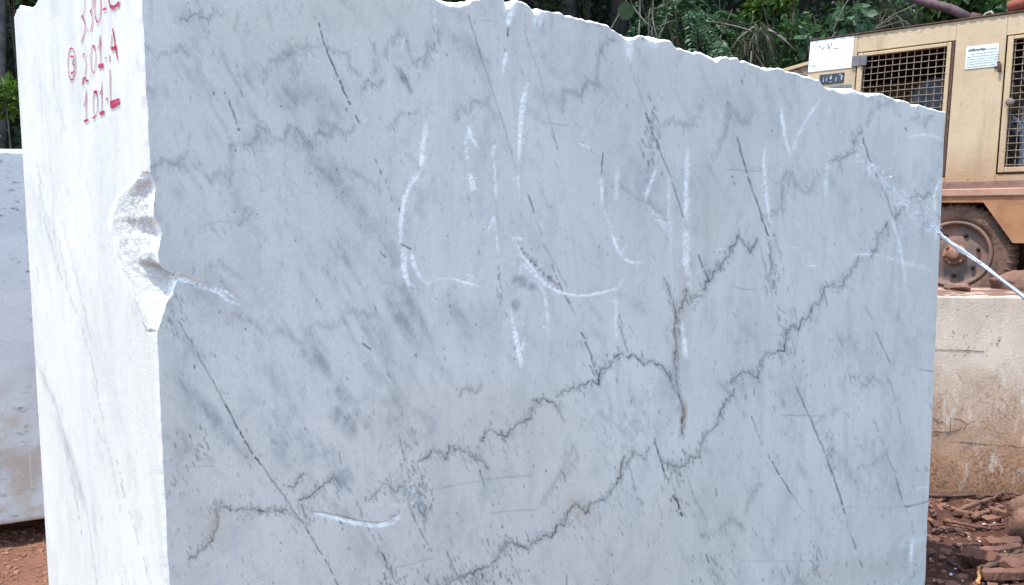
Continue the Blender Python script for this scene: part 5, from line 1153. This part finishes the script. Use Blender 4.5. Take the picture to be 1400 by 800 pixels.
# =================================================================== DEBRIS ON THE GROUND
bark_m = simple('damp_bark', (.17, .085, .055), (.09, .045, .031), 8, .9, bump=.008)
root_m = simple('dark_root', (.105, .058, .042), (.055, .032, .025), 16, .9, bump=.004)
slab_m = simple('broken_wood', (.165, .075, .046), (.085, .040, .027), 7, .85, bump=.006)
rock_m = simple('muddy_rock', (.19, .102, .068), (.11, .058, .040), 6, .9, bump=.012)
def ground_at(px, py):
    d = _F + _R * (px - 700) / FPX - _U * (py - 400) / FPX
    t = 3.0
    for _ in range(30):
        P = np.array([0, 0, EYE]) + d * t; t += (EYE + d[2] * t - gz(P[0], P[1])) / -d[2] * .5
    P = np.array([0, 0, EYE]) + d * t; P[2] = gz(P[0], P[1]); return P
def rock(name, c, r, mat, label, cat, seed, sub=22, group=None):
    vs = []; fs = []
    for i in range(sub + 1):
        th = pi * i / sub
        for j in range(sub * 2):
            ph = pi * j / sub; d = np.array([sin(th) * cos(ph), sin(th) * sin(ph), cos(th)])
            q = np.sign(d) * np.abs(d) ** .72
            k = 1 + .55 * float(fbm(d[0] * 1.3 + seed, d[1] * 1.3 + d[2] * 1.7, 3, seed)) + .12 * float(fbm(d[0] * 6 + d[2] * 5, d[1] * 6 - d[2] * 4, 3, seed + 3))
            vs.append(q * k * np.array(r))
    m_ = sub * 2
    for i in range(sub):
        for j in range(m_): fs.append((i * m_ + j, (i + 1) * m_ + j, (i + 1) * m_ + (j + 1) % m_, i * m_ + (j + 1) % m_))
    b = MB(); b.add(vs, fs); o = b.build(name, mat, None, True); o.location = c; o.rotation_euler = (rng.normal(0, .15), rng.normal(0, .15), rng.uniform(0, 6)); tag(o, label, cat, group); return o
g = ground_at(1402, 742); rock('rock', (g[0] + .07, g[1] + .05, g[2] + .08), (.105, .11, .135), rock_m, 'rounded muddy rock at the right edge in front of the beige stone', 'rock', 3)
p = onplane(1388, 404, np.array([0, 5.02, 0]), np.array([0, 1., 0])); rock('rock', (p[0] + .05, 5.05, 1.245), (.16, .13, .085), rock_m, 'reddish brown rock on top of the beige stone beside the tyre', 'rock', 8)
p = onplane(1308, 404, np.array([0, 5.1, 0]), np.array([0, 1., 0])); rock('clod', (p[0], 5.1, 1.218), (.15, .07, .035), rock_m, 'flat brown earth clod on top of the beige stone below the rim', 'clod', 12)
def stick(name, px, r, mat, label, cat, group, lift=.02, jag=.01, n=16):
    P = np.array([ground_at(*q) for q in px]); t = np.linspace(0, len(P) - 1, n); Q = np.stack([np.interp(t, np.arange(len(P)), P[:, k]) for k in range(3)], -1)
    for k in range(n): Q[k, 2] = max(Q[k, 2], gz(Q[k, 0], Q[k, 1])) + lift
    Q[1:-1] = (Q[:-2] + 2 * Q[1:-1] + Q[2:]) / 4; Q += rng.normal(0, jag, Q.shape) * .4
    w = MB(); w.tube(list(Q), [r * (1.0 - .5 * k / n) * rng.uniform(.8, 1.2) for k in range(n)], 8); o = w.build(name, mat, None, True); tag(o, label, cat, group)
RG = 'roots and branches on the red soil'
stick('root', [(1262, 682), (1295, 688), (1330, 684), (1360, 676), (1385, 672), (1410, 664)], .012, root_m, 'long dark root running along the foot of the beige stone', 'root', RG, .03)
stick('root', [(1240, 672), (1270, 672), (1300, 676), (1322, 680)], .012, root_m, 'short dark root at the left foot of the beige stone', 'root', RG, .03)
stick('root', [(1338, 690), (1358, 686), (1375, 684), (1395, 684)], .014, root_m, 'dark root with a fork near the rock', 'root', RG, .04)
stick('branch', [(1310, 706), (1335, 698), (1358, 690), (1374, 680)], .014, bark_m, 'brown branch slanting up towards the forked root', 'branch', RG, .04)
stick('branch', [(1330, 716), (1350, 706), (1372, 700)], .016, bark_m, 'second brown branch slanting up left of the rock', 'branch', RG, .03)
stick('branch', [(1290, 716), (1320, 722), (1345, 728), (1372, 722)], .010, bark_m, 'thin brown branch lying flat left of the rock', 'branch', RG, .02)
stick('root', [(1345, 792), (1362, 783), (1380, 772), (1405, 766)], .014, root_m, 'dark root rising right at the bottom edge', 'root', RG, .05)
stick('branch', [(1338, 805), (1338, 790), (1342, 780)], .009, simple('fresh_orange_wood', (.50, .25, .09), (.36, .17, .06), 20, .7), 'short orange splinter at the bottom edge', 'branch', None, .03)
stick('root', [(1296, 772), (1310, 778), (1322, 786)], .010, root_m, 'short dark root near the lower right corner of the huge block', 'root', RG, .015)
stick('branch', [(1275, 730), (1300, 728), (1322, 734)], .008, root_m, 'thin dark twig beside the right edge of the huge block', 'branch', RG, .015)
stick('branch', [(1305, 748), (1335, 747), (1352, 750)], .008, root_m, 'thin dark twig above the broken boards', 'branch', RG, .012)
def board(px, w, th, mat, label, tilt=0.0, lift=.02):
    a, b = ground_at(*px[0]), ground_at(*px[1]); d = b - a; L_ = np.linalg.norm(d); ang = math.atan2(d[1], d[0])
    n = 14; vs = []; fs = []
    for i in range(n + 1):
        t = i / n; hw = w / 2 * (1 + .35 * float(fbm(t * 5 + w * 40, 0, 3, 5))) * (1 if 0 < i < n else .55); dz = .012 * float(fbm(t * 4, w * 30, 2, 9))
        for (y, z) in ((-hw, 0), (-hw * .8, th), (hw * .2, th * 1.25), (hw, th * .7), (hw, 0)): vs.append((t * L_ + rng.normal(0, .004), y + rng.normal(0, .003), z + dz))
    for i in range(n):
        for k in range(5): fs.append((i * 5 + k, i * 5 + (k + 1) % 5, (i + 1) * 5 + (k + 1) % 5, (i + 1) * 5 + k))
    fs += [(4, 3, 2, 1, 0), tuple(n * 5 + k for k in range(5))]
    m_ = MB(); m_.add(vs, fs); o = m_.build('wood_slab', mat); zc = max(gz(*(a + d * t)[:2]) for t in (0, .25, .5, .75, 1))
    o.location = (a[0], a[1], max(a[2], zc - .04) + lift); o.rotation_euler = (tilt, -math.asin(np.clip((b[2] - a[2]) / L_, -.3, .3)), ang); tag(o, label, 'wood slab', 'broken wood slabs on the red soil')
board([(1345, 752), (1392, 748)], .07, .03, slab_m, 'flat brown slab with white flecks left of the rock foot', .2)
board([(1330, 768), (1392, 758)], .06, .035, slab_m, 'brown slab below the flecked one')
board([(1322, 770), (1368, 782)], .09, .05, slab_m, 'thick orange-brown slab tipped down beside the orange splinter', .5, .03)
board([(1370, 786), (1412, 772)], .09, .04, slab_m, 'wide slab at the right bottom corner behind the dark root', .3)
board([(1342, 797), (1412, 792)], .06, .035, slab_m, 'long slab along the bottom edge')
board([(1352, 706), (1382, 712)], .05, .03, slab_m, 'small pale slab just left of the rock')
board([(1300, 704), (1338, 712)], .035, .02, bark_m, 'narrow bark strip in front of the roots')
board([(1318, 692), (1352, 696)], .04, .02, bark_m, 'bark strip under the long dark root')
# white stone chips scattered around
chip_m = simple('white_chip', (.50, .47, .44), (.34, .28, .24), 30, .7, bump=0)
for i, (x, y, s_) in enumerate([(1365, 752, .016), (1372, 755, .010), (1360, 756, .007), (1338, 758, .012), (1333, 762, .007), (1272, 765, .007), (1300, 787, .010), (1306, 779, .010), (1316, 795, .007), (1398, 770, .011), (1390, 715, .010), (1345, 718, .010), (1358, 716, .014), (1340, 742, .010), (1350, 745, .007), (1282, 691, .006), (1278, 795, .008), (1296, 692, .006), (1325, 735, .006), (1388, 722, .007)]):
    g = ground_at(x, y); o = rock('stone_chip', (g[0], g[1], g[2] + s_ * .5), (s_ * .9, s_ * .65, s_ * .45), chip_m, 'small white stone chip scattered on the dark red soil', 'stone chip', 20 + i, 6, 'white stone chips on the soil')
# gravel in front of the left block
pv = []; pf = []
gm = simple('red_gravel', (.25, .120, .072), (.16, .075, .046), 10, .9)
def chunks(n, place, mean):
    g = MB()
    cube = np.array([(x, y, z) for x in (-1, 1) for y in (-1, 1) for z in (-1, 1)], float)
    fc = [(0, 1, 3, 2), (4, 6, 7, 5), (0, 4, 5, 1), (2, 3, 7, 6), (0, 2, 6, 4), (1, 5, 7, 3)]
    for i in range(n):
        x, y = place(); r_ = .003 + rng.exponential(mean); z = gz(x, y); v = (cube * rng.uniform(.5, 1.1, (8, 3))) * np.array([1.3, 1, .6]) * r_
        a = rng.uniform(0, 6.3); b = rng.normal(0, .4); R = np.array(Matrix.Rotation(a, 3, 'Z') @ Matrix.Rotation(b, 3, 'X'))
        g.add(v @ R.T + np.array([x, y, z + r_ * .15]), fc)
    return g
gb = chunks(2600, lambda: (rng.uniform(-3.6, -1.5), rng.uniform(3.2, 4.3)), .0026)
def right_bank():
    y = rng.uniform(3.25, 4.85); return rng.uniform(.50 * y + .05, .66 * y + .25), y
rub = chunks(750, right_bank, .0058).build('rubble', simple('red_rubble', (.185, .088, .054), (.085, .042, .029), 14, .9))
tag(rub, 'dark red rubble strewn on the soil in front of the beige stone', 'rubble', kind='stuff')
go = gb.build('gravel', gm); tag(go, 'red earth gravel in front of the grey streaked block', 'gravel', kind='stuff')

# =================================================================== JET OF WATER
wm_ = M('white_water', .12, .5)
wm_.color((.60, .64, .72)); wm_.b.inputs['Transmission Weight'].default_value = .42; wm_.b.inputs['IOR'].default_value = 1.33; wm_.bump(wm_.noise(90, 3), .004)
hit = blk(front_az(1262, 303)[0], -.012, front_az(1262, 303)[1])
jp = [np.array([4.05, 1.05, .02]), np.array([3.2, 1.85, .52]), ray_at(1640, 575, 2.75), ray_at(1520, 495, 2.95), ray_at(1400, 407, 3.14), ray_at(1345, 364, 3.24), ray_at(1290, 326, 3.34), hit]
jp = np.array(jp); t = np.sqrt(np.linspace(0, (len(jp) - 1) ** 2, 90)); base = np.stack([np.interp(t, np.arange(len(jp)), jp[:, k]) for k in range(3)], -1)
for _ in range(6): base[1:-1] = (base[:-2] + 2 * base[1:-1] + base[2:]) / 4
jet = empty('water_jet', tuple(hit)); tag(jet, 'thin white jet of water striking the right end of the huge block', 'water jet')
for s_ in range(6):
    w = MB(); Q = []; R = []
    for k in range(90):
        f = k / 89; a = k * .33 + s_ * 2.1; off = (0.0 if s_ == 0 else 1.0) * (.0022 + .0070 * float(vnoise(k * .21, s_ * 7.7 + 2))) * (1 + 2.6 * max(0, f - .6)); a = s_ * 2.1 + 2.6 * float(vnoise(k * .06, s_ * 4.4)) + k * .05
        Q.append(base[k] + np.array([cos(a) * off, 0, sin(a) * off]) - hit); R.append(((.0040 if s_ == 0 else .0010) + .0040 * float(vnoise(k * .34, s_ * 3.3 + 1))) * (1 if k < 70 else .2 + .8 * (90 - k) / 20))
    w.tube(Q, R, 8); w.build('water_strand', wm_.m, jet, True)
# drops thrown back along the face
jd = blk(*[front_az(1290, 330)[0], 0, front_az(1290, 330)[1]]) - blk(*[front_az(1180, 210)[0], 0, front_az(1180, 210)[1]]); jd /= np.linalg.norm(jd)
db = MB()
for i in range(130):
    tt = rng.random() ** .7; px_ = 1172 + 112 * tt; py_ = 205 + 112 * tt + rng.normal(0, 11 - 7 * tt)
    a_, z_ = front_az(px_, py_); p = blk(a_, -rng.uniform(.002, .02), z_) - hit; r = .0007 + rng.exponential(.0006); e = rng.uniform(.8, 3.2); dv = (jd + rng.normal(0, .25, 3)) * r * e
    db.tube([p - dv, p - dv * .75, p, p + dv * .75, p + dv], [r * .15, r * .7, r, r * .7, r * .15], 6)
dbo = db.build('water_drops', simple('white_spray', (.86, .90, .88), (.78, .82, .82), 30, .25, .5, bump=0), jet, True); dbo['kind'] = 'stuff'
